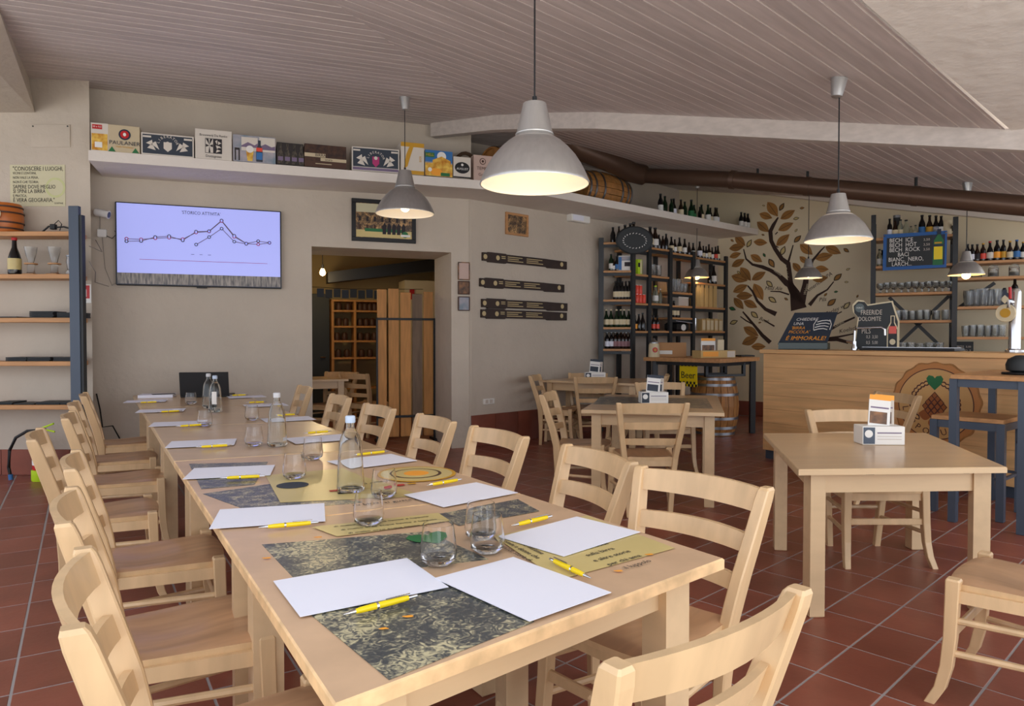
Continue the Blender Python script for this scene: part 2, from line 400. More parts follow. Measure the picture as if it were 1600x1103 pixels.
# ------------------------------------------------------------------ walls
def fobj(fr, mb, name, mat, parent=None, off=0, t=0, z=0, smooth=False): return mb.obj(name, mat, parent, smooth, loc=fr.at(t, off, z), rz=fr.rz)
m = MB(); DZ = 2.335
m.box(-0.35, 2.12, 0, 0.35, 0, 4.0); m.box(3.722, 3.97, 0, 0.80, 0, 4.0); m.box(2.12, 3.722, 0, 0.35, DZ, 4.0); m.box(2.0, 2.12, 0.35, 0.8, 0, 4.0); m.box(2.12, 3.722, 0.35, 0.8, DZ, 2.9)
structure(fobj(TV, m, 'wall_back', 'plaster'))
structure(fobj(SG, MB().box(-0.02, 5.6, 0, 0.3, 0, 3.05).box(-1.2, 6.2, 0.72, 0.9, 2.9, 4.4), 'wall_back.001', 'plaster'))
structure(fobj(MU, MB().box(-0.9, 6.5, 0, 0.25, 0, 4.2), 'wall_right', 'mural_wall'))
structure(fobj(PIL, MB().prism([(-5.0, 0), (0, 0), (-0.42, 0.55), (-5.0, 0.55)], 0, 4.2), 'wall_left', 'plaster'))
# long plaster ledge that carries the cartons and bottles: one piece, bent with the wall
def ledge():
    A0 = TV.at(0.10, -0.70); A1 = TV.at(0.10, 0.02); Bf = (0.17, 8.02); Bb = TV.at(3.96, 0.02); Cf = SG.at(5.66, -0.70); Cb = SG.at(5.66, 0.75)
    P = [A0[:2], Bf, Cf[:2], Cb[:2], SG.at(0, 0.75)[:2], A1[:2]]
    zt = [3.035, 3.065, 3.139, 3.139, 3.06, 3.035]; n = 6
    vv = [(p[0], p[1], z-0.095) for p, z in zip(P, zt)]+[(p[0], p[1], z) for p, z in zip(P, zt)]
    return MB().add(vv, [(5,4,3,2,1,0), (6,7,8,9,10,11)]+[(j, (j+1)%n, n+(j+1)%n, n+j) for j in range(n)])
structure(ledge().obj('trim_3', 'plaster_white'))
# plaster beam on the painted wall, following the roof
structure(fobj(MU, MB().add([(-0.75,-0.14,4.06),(0.85,-0.14,3.69),(2.4,-0.14,3.31),(6.4,-0.14,2.43),(-0.75,-0.14,4.3),(6.4,-0.14,3.0),(-0.75,0,4.06),(0.85,0,3.69),(2.4,0,3.31),(6.4,0,2.43),(-0.75,0,4.3),(6.4,0,3.0)],
    [(0,1,2,3,5,4),(10,11,9,8,7,6),(0,6,7,1),(1,7,8,2),(2,8,9,3),(3,9,11,5),(4,5,11,10),(0,4,10,6)]), 'trim_4', 'plaster_white'))
# tiled skirting
def skirting(name, fr, t0, t1, h, step):
    b = structure(fobj(fr, MB().box(t0, t1, -0.006, 0, 0, h-0.004), name, 'grout'))
    k = int((t1-t0)/step)+1
    for i in range(k):
        a = t0+i*step; e = min(t1, a+step)
        if e-a < 0.03: continue
        w = (e-a)/2-0.003; mm = MB().box(-w, w, -0.016, -0.004, 0.002, h-0.002, 0.003).mesh('tile', 'tile')
        link('tile', mm, b, ((a+e)/2, 0, 0), 0)
skirting('baseboard_left', PIL, -2.2, 0.0, 0.25, 0.33)
skirting('baseboard_back', SG, 0.0, 5.58, 0.385, 0.385)
skirting('baseboard_right', MU, 0.0, 2.6, 0.25, 0.33)
# ------------------------------------------------------------------ the dim room behind the opening
structure(fobj(TV, MB().box(0.6, 4.6, 4.2, 4.4, 0, 3.1), 'wall_back.002', 'room_dark'))
structure(fobj(TV, MB().box(0.6, 0.8, 0.8, 4.2, 0, 3.1), 'wall_left.001', 'room_dark'))
structure(fobj(TV, MB().box(4.5, 4.6, 0.9, 4.2, 0, 3.1), 'wall_right.001', 'room_dark'))
structure(fobj(TV, MB().box(0.6, 4.6, 0.75, 4.3, 2.9, 3.05), 'ceiling.003', 'room_dark'))
structure(fobj(TV, MB().add([(2.6,2.9,2.16),(4.45,2.9,2.42),(4.45,2.9,2.62),(2.6,2.9,2.32),(2.6,3.2,2.16),(4.45,3.2,2.42),(4.45,3.2,2.62),(2.6,3.2,2.32)], [(0,1,2,3),(7,6,5,4),(0,4,5,1),(3,2,6,7),(0,3,7,4),(1,5,6,2)]), 'trim_5', 'black'))
# ------------------------------------------------------------------ rush-free ladder back chairs
def post_at(z, s):
    P = [(0, .150, -.195), (.22, .165, -.185), (.43, .185, -.190), (.56, .205, -.215), (.70, .226, -.258), (.855, .246, -.305)]
    for (z0, x0, y0), (z1, x1, y1) in zip(P, P[1:]):
        if z <= z1: k = (z-z0)/(z1-z0); return (s*(x0+(x1-x0)*k), y0+(y1-y0)*k)
    return (s*P[-1][1], P[-1][2])
def chair_meshes():
    R = {}
    m = MB(); nx, ny = 12, 12; top = []; vv = []
    for j in range(ny+1):
        q = j/ny; y = -.205+q*.41; hw = .178+q*.045
        if j == ny: hw -= .012
        for i in range(nx+1):
            p = -1+2*i/nx; yy = y+(0.022*(1-p*p) if q > .9 else 0)
            dish = 0.016*math.exp(-((p*hw)/.13)**2-((yy+.03)/.14)**2)+0.010*math.exp(-((p*hw)/.16)**4-((yy+.1)/.12)**2)
            edge = 0.010*max(0, (abs(p)-.82)/.18)**2+0.012*max(0, (q-.88)/.12)**2
            vv.append((p*hw, yy, .452-dish-edge))
    k = (nx+1)*(ny+1); lo = [(x*.985, y*.985, .420) for x, y, z in vv]
    fs = [(j*(nx+1)+i, j*(nx+1)+i+1, (j+1)*(nx+1)+i+1, (j+1)*(nx+1)+i) for j in range(ny) for i in range(nx)]
    fs += [tuple(k+a for a in reversed(f)) for f in fs]
    rim = [i for i in range(nx+1)]+[j*(nx+1)+nx for j in range(1, ny+1)]+[ny*(nx+1)+i for i in range(nx-1, -1, -1)]+[j*(nx+1) for j in range(ny-1, 0, -1)]
    fs += [(rim[a], k+rim[a], k+rim[(a+1)%len(rim)], rim[(a+1)%len(rim)]) for a in range(len(rim))]
    R['seat'] = m.add(vv+lo, fs).mesh('seat', ['seat_wood', 'chair_wood'], True)
    for f in R['seat'].polygons:
        if f.normal.z < .6: f.material_index = 1
    for s in (-1, 1):
        zs = [0, .12, .25, .36, .43, .50, .58, .66, .74, .82, .846, .855]
        pts = [(*post_at(z, s), z) for z in zs]
        R['post', s] = MB().bar(pts, [.036, .038, .040, .040, .040, .040, .040, .040, .040, .040, .038, .028], [.036, .042, .050, .056, .058, .060, .060, .058, .054, .050, .044, .034], 0.22).mesh('back_post', 'chair_wood')
        R['leg', s] = MB().bar([(s*.250, .252, 0), (s*.239, .222, .06), (s*.232, .204, .14), (s*.229, .194, .25), (s*.226, .190, .38), (s*.224, .188, .452), (s*.224, .188, .459)], [.032, .036, .039, .042, .044, .046, .038], [.034, .037, .040, .042, .044, .046, .038], 0.16).mesh('leg', 'chair_wood')
        for h in (.19, .31):
            a = post_at(h, s); R['side', s, h] = MB().tube([(a[0], a[1]+.015, h), (s*.229, .19, h)], .0125, 8).mesh('stretcher', 'chair_wood', True)
        a = post_at(.405, s); R['rail', s] = MB().seg((a[0], a[1]+.015, .398), (s*.226, .18, .398), .018, .044).mesh('seat_rail', 'chair_wood')
    for nm, z0, z1, bow in (('top', .778, .848, .040), ('mid', .655, .708, .037), ('low', .538, .584, .032)):
        n = 10; vv = []
        for i in range(n+1):
            p = -1+2*i/n
            for z, dy in ((z0, -.009), (z0, .009), (z1, .009), (z1, -.009)):
                h = post_at(z, 1); zz = z+(0.006*(1-p*p) if z == z1 else 0)
                vv.append((p*(h[0]-.012), h[1]-bow*(1-p*p)+dy+.004, zz))
        fs = [(i*4+k, i*4+(k+1)%4, i*4+4+(k+1)%4, i*4+4+k) for i in range(n) for k in range(4)]+[(3,2,1,0), tuple(range(n*4, n*4+4))]
        R['slat', nm] = MB().add(vv, fs).mesh('slat', 'chair_wood', True)
    R['front'] = MB().box(-.215, .215, .186, .202, .235, .272, .004).mesh('stretcher', 'chair_wood')
    R['rear'] = MB().tube([(-.166, -.186, .25), (.166, -.186, .25)], .0125, 8).mesh('stretcher', 'chair_wood', True)
    R['frail'] = MB().box(-.21, .21, .178, .196, .376, .420).mesh('seat_rail', 'chair_wood')
    R['brail'] = MB().box(-.17, .17, -.200, -.180, .376, .420).mesh('seat_rail', 'chair_wood')
    return R
CH = chair_meshes()
def chair(x, y, az, label, group, sc=1.0):
    t = thing('wooden_chair', label, 'chair', (x, y, 0), -math.radians(az), group); t.scale = (sc, sc, sc)
    for k, me in CH.items(): link(me.name.split('.')[0], me, t)
    return t
GL = 'ladder back chairs along the meeting table'
for x, y, az, lab in [
    (-.565, 1.49, 60.3, 'pale beech ladder back chair nearest the camera on the wall side of the long table'),
    (-.99, 2.13, 60.0, 'second beech chair from the camera on the wall side of the long table'),
    (-1.43, 2.86, 60.4, 'third beech chair from the camera on the wall side of the long table'),
    (-2.06, 3.58, 60.0, 'beech chair pulled back out of the wall side row of the long table'),
    (-2.43, 4.42, 62, 'fifth chair from the camera in the row between extinguisher and long table'),
    (-2.87, 5.18, 61, 'sixth chair from the camera in the row between extinguisher and long table'),
    (-3.28, 5.98, 60, 'farthest chair of the wall side row at the laptop end of the long table'),
    (.405, 2.175, -131, 'beech chair at the bare corner of the long table, its curved slats facing the bar'),
    (.073, 2.733, -115, 'second chair from the camera on the bar side of the long table'),
    (-.327, 3.363, -122, 'third chair from the camera on the bar side of the long table'),
    (-.714, 3.98, -119, 'fourth chair from the camera on the bar side, before the plank screen'),
    (-1.17, 4.67, -122, 'fifth chair from the camera on the bar side, before the doorway'),
    (-1.65, 5.525, -119, 'sixth chair on the bar side of the long table, under the doorway lamp'),
    (-2.26, 6.62, -118, 'last small chair on the bar side at the laptop end of the long table')]:
    chair(x, y, az, lab, GL)
chair(.154, 1.39, -38.5, 'beech chair at the head of the long table with its back to the camera', GL)
GS = 'ladder back chairs at the square tables'
for x, y, az, lab in [
    (1.013, 5.357, 0, 'beech chair with its back to us at the printed square table'),
    (.60, 5.92, 105, 'chair seen side-on at the wall side of the printed square table'),
    (1.557, 7.106, 180, 'chair behind the printed square table facing the camera'),
    (1.0, 8.72, 0, 'chair with its back to us at the farther table by the wall'),
    (.58, 8.77, 105, 'chair seen side-on between plaster wall and farther table'),
    (.93, 9.04, 195, 'chair behind the farther table, beside the steel bottle rack'),
    (1.66, 8.98, -75, 'chair on the rack side of the farther table, only its top showing'),
    (2.17, 4.26, 180, 'chair tucked in behind the plain square table, facing the camera'),
    (2.94, 5.86, -100, 'chair seen side-on between plain square table and bar logo'),
    (1.875, 2.525, -44, 'chair cut off by the picture edge, seat toward the plain square table')]:
    chair(x, y, az, lab, GS)

# ------------------------------------------------------------------ tables
def table(quad, z, label, mat='tabletop', leg=.075, inset=.055, apron=.10, th=.028, group=None, name='dining_table', lh=None):
    cx = sum(p[0] for p in quad)/4; cyy = sum(p[1] for p in quad)/4
    t = thing(name, label, 'table', (cx, cyy, 0), 0, group); q = [Vector((p[0]-cx, p[1]-cyy)) for p in quad]
    tp = MB().prism([tuple(p) for p in q], z-th, z, .004).obj('tabletop', [mat, 'table_edge' if 'worn' in mat else 'table_wood'], t)
    for f in tp.data.polygons:
        if f.normal.z < .9: f.material_index = 1
    c = []
    for i in range(4):
        a = (q[(i+1)%4]-q[i]).normalized(); b = (q[(i-1)%4]-q[i]).normalized()
        c.append(q[i]+a*(inset+leg/2)+b*(inset+leg/2))
    for i in range(4):
        d = (c[(i+1)%4]-c[i]); rz = math.atan2(d.y, d.x)
        o = MB().box(-leg/2, leg/2, -leg/2, leg/2, 0, z-th, .005).obj('leg', 'table_wood', t, loc=(c[i].x, c[i].y, 0), rz=rz)
        MB().seg((0, 0, 0), (d.length-leg, 0, 0), .02, apron).obj('apron', 'table_wood', t, loc=(c[i].x+cos(rz)*leg/2, c[i].y+sin(rz)*leg/2, z-th-apron/2), rz=rz)
    return t
def mixq(q, a, b):
    L = lambda p, r, k: (p[0]+(r[0]-p[0])*k, p[1]+(r[1]-p[1])*k)
    g = .0012
    return [L(q[0], q[3], a+g), L(q[1], q[2], a+g), L(q[1], q[2], b-g), L(q[0], q[3], b-g)]
GT = 'tables pushed together into the meeting table'
near = table([(-.276, 1.083), (.55, 1.811), (.036, 2.567), (-.882, 2.098)], .75, 'worn table nearest the camera, its top pasted with old engravings and a map', 'tabletop_worn', group=GT, leg=.085, inset=.07)
mid = table([(-.883, 2.102), (.034, 2.571), (-.655, 3.612), (-1.559, 3.236)], .75, 'middle table of the row, pasted with engravings and a round emblem', 'tabletop_worn', group=GT)
FQ = [(-1.561, 3.24), (-.657, 3.617), (-2.77, 7.19), (-3.775, 7.0)]
for k, w in enumerate(('plain table joined on beyond the two printed tables', 'plain table in the middle of the far stretch, under two bottles', 'plain table at the wall end carrying the laptop and paper stack')):
    table(mixq(FQ, k/3, (k+1)/3), .75, w, group=GT)
plain = table([(1.32, 3.23), (2.323, 3.289), (2.644, 4.484), (1.60, 4.468)], .715, 'plain square beech table with a white leaflet box, between long table and bar', 'tabletop', leg=.072, inset=.06)
prt = table([(.55, 5.589), (1.618, 5.349), (2.033, 6.958), (.959, 7.116)], .75, 'square table with dark pasted prints in front of the oak barrel', 'tabletop', leg=.075, inset=.07)
tb = table([(.36, 9.05), (1.50, 8.30), (1.80, 9.40), (.74, 9.45)], .78, 'farther beech table against the plaster wall near the rack', 'tabletop')
for k, x in enumerate((-.25, .22)): MB().box(-.02, .02, -.002, .002, -.006, .006).obj('slot', 'black', plain, loc=(1.95-1.97+x, 3.345-3.868+.005+x*.06, .676))
# prints pasted under the varnish
def prints(t, quads):
    for kk, (nm, mat, q) in enumerate(quads):
        cx = sum(p[0] for p in q)/4; cyy = sum(p[1] for p in q)/4
        MB().prism([(p[0]-cx, p[1]-cyy) for p in q], 0, .0006).obj(nm, mat, t, loc=(cx-t.location.x, cyy-t.location.y, .7503+.0007*kk))
prints(near, [('printed_picture', 'engraving', [(-.69, 1.93), (-.50, 1.63), (-.06, 1.80), (-.25, 2.06)]), ('printed_picture', 'engraving', [(-.455, 1.49), (-.205, 1.16), (.045, 1.40), (-.16, 1.66)]),
    ('printed_picture', 'engraving_fine', [(-.16, 2.12), (.09, 2.30), (.02, 2.47), (-.25, 2.25)]), ('printed_map', 'map_print', [(-.05, 2.00), (.11, 1.64), (.44, 1.89), (.24, 2.24)]),
    ('printed_text', 'map_print', [(-.60, 2.10), (-.24, 2.27), (-.19, 2.17), (-.50, 2.00)])])
prints(mid, [('printed_picture', 'engraving_fine', [(-1.13, 2.56), (-.86, 2.30), (-.52, 2.42), (-.94, 2.74)]), ('printed_picture', 'engraving_fine', [(-1.46, 3.17), (-1.17, 2.64), (-1.00, 2.72), (-1.12, 3.22)]),
    ('printed_map', 'map_print', [(-.80, 2.42), (-.32, 2.52), (-.75, 3.05), (-1.02, 2.90)])])
lt = lambda t, b, s, x, y, rz, m='ink': text(b, s, m, t, (x-t.location.x, y-t.location.y, .7545), 0, rz)
for k, w in enumerate(('parole antiche', 'sulla birra', 'e altre storie', 'per chi ama', 'il luppolo')): lt(near, w, .026, .205+.027*k, 1.885-.034*k, .68)
for k, w in enumerate(('una grande storia di', 'uomini e donne che', 'bevono insieme')): lt(near, w, .024, .0+.022*k, 1.86-.030*k*0+.02*k, -1.05)
for k in range(3): lt(near, 'di malto orzo acqua lievito e luppolo', .020, -.40+.03*k, 2.16-.035*k, .43)
lt(mid, 'la birra si gusta in compagnia', .034, -.36, 2.45, .47); lt(mid, 'storie di amici', .036, -.58, 2.72, .47)
e1 = MB().lathe([(.165, 0), (.165, .0006)], 40).obj('round_emblem', 'gold', mid, loc=(-.40+.0-mid.location.x, 2.93-mid.location.y, .7530))
MB().lathe([(.150, 0), (.150, .0006)], 40).obj('emblem_field', 'map_print', e1, loc=(0, 0, .0006)); MB().lathe([(.105, 0), (.105, .0006)], 32).obj('emblem_ring', 'brown', e1, loc=(0, 0, .0012)); MB().lathe([(.092, 0), (.092, .0006)], 32).obj('emblem_centre', 'map_print', e1, loc=(0, 0, .0018))
MB().lathe([(.052, 0), (.052, .0006)], 24).obj('emblem_hop', 'orange', e1, loc=(0, .0, .0024))
for x, y, m in ((-.47, 2.66, 'red'), (-.43, 2.70, 'red'), (-.39, 2.73, 'gold'), (-.66, 2.60, 'red'), (-.62, 2.56, 'black')): MB().box(-.016, .016, -.011, .011, 0, .0006).obj('printed_flag', m, mid, loc=(x-mid.location.x, y-mid.location.y, .7540), rz=.45)
MB().lathe([(.060, 0), (.060, .0006)], 24).obj('printed_disc', 'navy_print', mid, loc=(-.845-mid.location.x, 2.70-mid.location.y, .7535))
hp = [(.0, -.07), (.05, -.02), (.062, .02), (.045, .045), (.015, .04), (0, .022), (-.015, .04), (-.045, .045), (-.062, .02), (-.05, -.02)]
MB().prism(hp, 0, .0006).obj('printed_heart', 'green', near, loc=(-.235-near.location.x, 1.985-near.location.y, .7540), rz=.5)
for x, y, r in ((-.25, 1.36, .010), (-.21, 1.42, .012), (.36, 1.83, .012), (-.63, 1.80, .012), (.26, 1.70, .012), (-.55, 1.99, .012)): MB().prism([(r*.9*cos(a)*(1+.35*sin(a*3+r*900)), r*.45*sin(a)*(1+.3*sin(a*2))) for a in [2*PI*k/11 for k in range(11)]], 0, .0004).obj('wax_stain', 'orange', near, loc=(x-near.location.x, y-near.location.y, .7542))
for q in ([(.70, 6.05), (1.12, 5.95), (1.28, 6.75), (.86, 6.85)], [(1.30, 5.78), (1.62, 5.66), (1.83, 6.60), (1.42, 6.72)]): prints(prt, [('printed_picture', 'engraving_fine', q)])

# ------------------------------------------------------------------ sheets, pens, tumblers, water bottles
sheet = MB().box(-.166, .166, -.122, .122, 0, .0012).mesh('paper_sheet', 'paper')
pen_p = {'barrel': MB().lathe([(.006, -.058), (.0078, -.045), (.0085, -.012), (.0085, .018), (.0078, .05), (.0068, .058)], 10, axis='x').mesh('barrel', 'yellow', True),
         'tip': MB().lathe([(.0012, -.083), (.0045, -.066), (.006, -.058)], 10, axis='x').mesh('tip', 'chrome', True), 'button': MB().lathe([(.0042, .058), (.0042, .076), (.003, .079)], 8, axis='x').mesh('button', 'chrome', True),
         'ring': MB().lathe([(.0090, -.014), (.0090, -.009)], 10, axis='x').mesh('ring', 'chrome'), 'clip': MB().box(.008, .062, -.002, .002, .0095, .0115).mesh('clip', 'chrome')}
sheets = [(-.349, 1.603, .54, 'white sheet with a bent edge at the camera end of the table, wall side'), (.019, 1.592, -.86, 'white sheet lying askew at the head of the table'), (.169, 2.01, .763, 'white sheet over the printed map by the bare corner'),
    (-.768, 2.231, .272, 'white sheet across the joint of the two printed tables'), (-.184, 2.539, .72, 'white sheet beside the third bar side chair, next to two tumblers'), (-1.185, 2.96, .25, 'white sheet on the middle table half covering an engraving'),
    (-.642, 3.22, .677, 'white sheet behind the clear bottle, above the round emblem'), (-1.662, 3.767, .32, 'first white sheet on the plain tables, wall side'), (-2.196, 4.634, .34, 'second white sheet on the plain tables, wall side'), (-2.729, 5.466, .36, 'third white sheet on the plain tables, wall side'),
    (-3.27, 6.28, .36, 'fourth white sheet on the plain tables, before the paper stack'), (-1.076, 3.933, .55, 'first white sheet on the plain tables, bar side'), (-1.559, 4.888, .5, 'second white sheet on the plain tables, bar side'), (-2.071, 5.906, .5, 'third white sheet on the plain tables, bar side'), (-2.55, 6.75, .5, 'last white sheet on the plain tables, bar side near the laptop')]
for k, (x, y, rz, lab) in enumerate(sheets):
    o = link('paper_sheet', sheet, None, (x, y, .7552 if k not in (1,) else .7566), rz); tag(o, lab, 'paper', 'sheets laid out on the meeting table')
pens = [((-.34, 1.404), (-.201, 1.512), 'lying at the front edge of the bent sheet'), ((.182, 1.62), (.094, 1.764), 'lying beside the askew sheet over the map'), ((.0, 2.075), (.127, 2.19), 'behind the sheet by the bare corner'), ((-.727, 2.061), (-.598, 2.11), 'before the sheet on the table joint'),
    ((-.328, 2.639), (-.19, 2.77), 'behind the sheet beside the third bar side chair'), ((-1.156, 2.782), (-.993, 2.827), 'before the sheet that half covers an engraving'), ((-.733, 3.349), (-.613, 3.445), 'behind the sheet above the round emblem'), ((-1.601, 3.582), (-1.463, 3.645), 'before the first plain table sheet, wall side'),
    ((-2.107, 4.429), (-1.981, 4.51), 'before the second plain table sheet, wall side'), ((-2.655, 5.29), (-2.53, 5.37), 'before the third plain table sheet, wall side'), ((-3.213, 6.05), (-3.08, 6.12), 'before the fourth plain table sheet, wall side'), ((-1.205, 4.106), (-1.088, 4.189), 'behind the first plain table sheet, bar side'),
    ((-1.70, 5.06), (-1.575, 5.13), 'behind the second plain table sheet, bar side'), ((-2.277, 6.06), (-2.15, 6.12), 'behind the third plain table sheet, bar side'), ((-2.72, 6.82), (-2.60, 6.88), 'behind the last sheet near the laptop')]
for a, b, w in pens:
    d = Vector(b)-Vector(a); c = (Vector(a)+Vector(b))/2; lift = .0625 if False else 0
    t = thing('ballpoint_pen', 'yellow ballpoint pen '+w, 'pen', (c.x, c.y, .7640), math.atan2(d.y, d.x), 'yellow pens on the meeting table'); t.scale = (1.05, .82, .82)
    for nm, me in pen_p.items(): link(nm, me, t)
tumbler = MB().lathe([(.0, .0), (.030, .0), (.044, .012), (.047, .030), (.043, .065), (.0385, .100), (.0372, .100), (.0415, .065), (.0452, .030), (.042, .016), (.0, .010)], 28, cap=False).mesh('tumbler', 'glass', True)
for x, y, lab in [(-.185, 1.76, 'clear tumbler over the green heart print'), (-.066, 1.860, 'clear tumbler at the inner corner of the map sheet, front of a pair'), (-.088, 1.985, 'clear tumbler just behind another near the map sheet'), (-.437, 2.136, 'clear tumbler on the table joint in front of the tall bottle'),
    (-.456, 2.50, 'clear tumbler beside the base of the tall clear bottle'), (-.881, 2.839, 'clear tumbler beside the dark printed disc'), (-.933, 3.289, 'clear tumbler near the edge of the middle table, between two bottles'), (-1.36, 3.70, 'clear tumbler beside the first sheet of the plain tables'),
    (-1.80, 4.86, 'clear tumbler on the bar side of the bottle pair'), (-1.99, 4.55, 'clear tumbler standing in front of the bottle pair'), (-2.75, 6.02, 'clear tumbler in front of the open laptop')]:
    tag(link('tumbler', tumbler, None, (x, y, .7535), 0), lab, 'glass', 'water tumblers on the meeting table')
wb = {'glass_body': MB().lathe([(0, 0), (.042, 0), (.047, .008), (.046, .03), (.041, .12), (.037, .165), (.030, .185), (.018, .203), (.0145, .212), (.0145, .232), (.0125, .232), (.0125, .212), (.027, .184), (.034, .163), (.038, .12), (.043, .03), (.043, .012), (0, .010)], 28, cap=False).mesh('glass_body', 'bottle_glass', True)}
def water(x, y, lab, cap, label=False):
    t = thing('water_bottle', lab, 'bottle', (x, y, .7535), 0, 'glass water bottles on the meeting table'); t.scale = (1.08, 1.08, 1.12)
    link('glass_body', wb['glass_body'], t); MB().lathe([(.0165, .226), (.0172, .228), (.0172, .246), (.014, .249)], 18).obj('cap', cap, t, True)
    if label: MB().add([(.0445*sin(a), -.0445*cos(a), z) for z in (.035, .14) for a in [i*.12-.1 for i in range(7)]], [(i, i+1, i+8, i+7) for i in range(6)]).obj('paper_label', 'white', t)
M('cap_blue', (190, 206, 226), 0.4); M('cap_grey', (206, 206, 208), 0.35)
water(-.599, 2.602, 'tall clear water bottle with pale blue cap on the printed tables', 'cap_blue')
water(-1.238, 3.70, 'clear water bottle with grey cap standing alone on the plain tables', 'cap_grey')
water(-2.281, 5.40, 'clear water bottle with a white label strip, near one of a pair', 'cap_blue', True)
water(-2.46, 5.70, 'clear water bottle behind the labelled one, in front of the laptop', 'cap_grey')
t = thing('laptop', 'black open laptop at the wall end of the meeting table', 'laptop', (-2.98, 6.90, .75), .20)
MB().box(-.22, .22, -.15, .15, .001, .018, .004).obj('keyboard_base', 'black', t)
o = MB().box(-.22, .22, -.006, .006, 0, .23, .003).obj('lid', 'black', t, loc=(0, -.15, .016)); o.rotation_euler = (.16, 0, 0)
t = thing('paper_stack', 'thick stack of white paper with a dark sheet on top, beside the laptop', 'paper', (-3.42, 6.78, .75), .30)
MB().box(-.15, .15, -.11, .11, .001, .028).obj('sheets', 'paper', t); MB().box(-.05, .15, -.07, .02, .0285, .031).obj('dark_sheet', 'black', t, rz=.3)
# ------------------------------------------------------------------ pendant lamps
PROF = [(.5, 0), (.502, .008), (.495, .03), (.47, .09), (.43, .17), (.38, .25), (.31, .33), (.25, .385), (.215, .408), (.19, .42), (.176, .43), (.170, .45), (.106, .735)]
def lamp(x, y, zr, D, zc, label, bulb='bulb', drop=0.10, can=True, tilt=0.0, watts=5):
    t = thing('pendant_lamp', label, 'lamp', (x, y, zr), 0, 'brushed aluminium pendant lamps')
    p = [(r*D, z*D) for r, z in PROF]
    MB().lathe(p, 40, cap=False).add([(0,0,.735*D)]+[(.106*D*cos(a), .106*D*sin(a), .735*D) for a in [2*PI*k/20 for k in range(20)]], [(0, 1+k, 1+(k+1)%20) for k in range(20)]).obj('shade', 'aluminium', t, True)
    MB().lathe([(r*D*.985, z*D+.001) for r, z in PROF[:9]]+[(.02*D, .43*D)], 40, cap=False).obj('shade_lining', 'lamp_inside', t, True)
    MB().lathe([(.172*D, .447*D), (.176*D, .452*D), (.176*D, .458*D), (.170*D, .463*D)], 32, cap=False).obj('collar', 'aluminium', t, True)
    MB().lathe([(.010, 0), (.010, .03)], 10, c=(0, 0, .735*D)).obj('cord_grip', 'black', t)
    zt = zc-zr
    MB().tube([(0, 0, .735*D+.02), (0, 0, zt)], .0042, 6).obj('cord', 'black', t)
    if can:
        c = MB().lathe([(.026, -.125), (.034, -.12), (.052, -.004), (.052, 0)], 24).obj('canopy', 'aluminium', t, True, loc=(0, 0, zt)); c.rotation_euler = (0, tilt, 0)
    MB().lathe([(0, -.055), (.022, -.05), (.038, -.034), (.044, -.012), (.040, .012), (.024, .045), (.015, .07)], 20).obj('bulb', bulb, t, True, loc=(0, 0, drop*D+.03))
    l = bpy.data.lights.new('lamp_glow', 'SPOT'); l.energy = watts; l.color = (1, .88, .70); l.shadow_soft_size = .05; l.spot_size = 2.4; l.spot_blend = .5
    o = bpy.data.objects.new('lamp_glow', l); C.objects.link(o); o.parent = t; o.location = (0, 0, -.03)
lamp(.095, 2.976, 1.964, .46, 3.02, 'largest aluminium pendant lamp, hanging low over the floor beside the long table', drop=.22)
lamp(2.104, 4.56, 1.946, .41, 2.99, 'aluminium pendant lamp hanging over the plain square table', tilt=.14, drop=.22)
lamp(-1.04, 6.876, 2.525, .569, 3.652, 'aluminium pendant lamp in front of the dark-framed picture', tilt=-.05, drop=.08)
lamp(2.88, 11.0, 2.26, .38, 3.765, 'small pendant lamp in front of the steel bottle rack', 'bulb_far', -.02)
lamp(4.057, 9.659, 2.137, .36, 3.43, 'small pendant lamp hanging before the painted tree trunk', 'bulb', .10)
lamp(5.098, 7.92, 2.026, .36, 3.058, 'small pendant lamp with its bulb showing, before the glass shelves', 'bulb_far', -.06)

# ------------------------------------------------------------------ brown duct under the roof
t = thing('ventilation_duct', 'round brown metal duct slung under the sloping ceiling', 'duct')
d0, d1 = Vector((2.836, 9.088, 3.352)), Vector((5.45, 7.42, 2.70))
MB().tube([d0, d1+(d1-d0)*.4], .108, 20).obj('straight_duct', 'pipe', t, True)
MB().tube([(.66, 9.02, 3.86), (.80, 9.10, 3.77), (1.16, 9.38, 3.715), (1.48, 9.675, 3.67), (1.66, 9.93, 3.65), (1.86, 10.04, 3.63)], .14, 18).obj('bent_duct', 'pipe', t, True)
MB().tube([(1.80, 10.08, 3.635), d0], .104, 20).obj('inner_duct', 'pipe', t, True)
for q, r in ((d0, .118), (d0+(d1-d0)*.29, .114), (d0+(d1-d0)*.66, .114), (Vector((1.84, 10.05, 3.63)), .122)):
    dr = (d1-d0).normalized() if q.x > 2 else Vector((.66, -.70, -.19)); MB().tube([q-dr*.03, q+dr*.03], r, 20).obj('joint_ring', 'pipe', t, True)
for k in (.1, .29, .66): q = d0+(d1-d0)*k; MB().box(-.012, .012, -.012, .012, .1, .21).obj('hanger', 'steel_dark', t, loc=q)

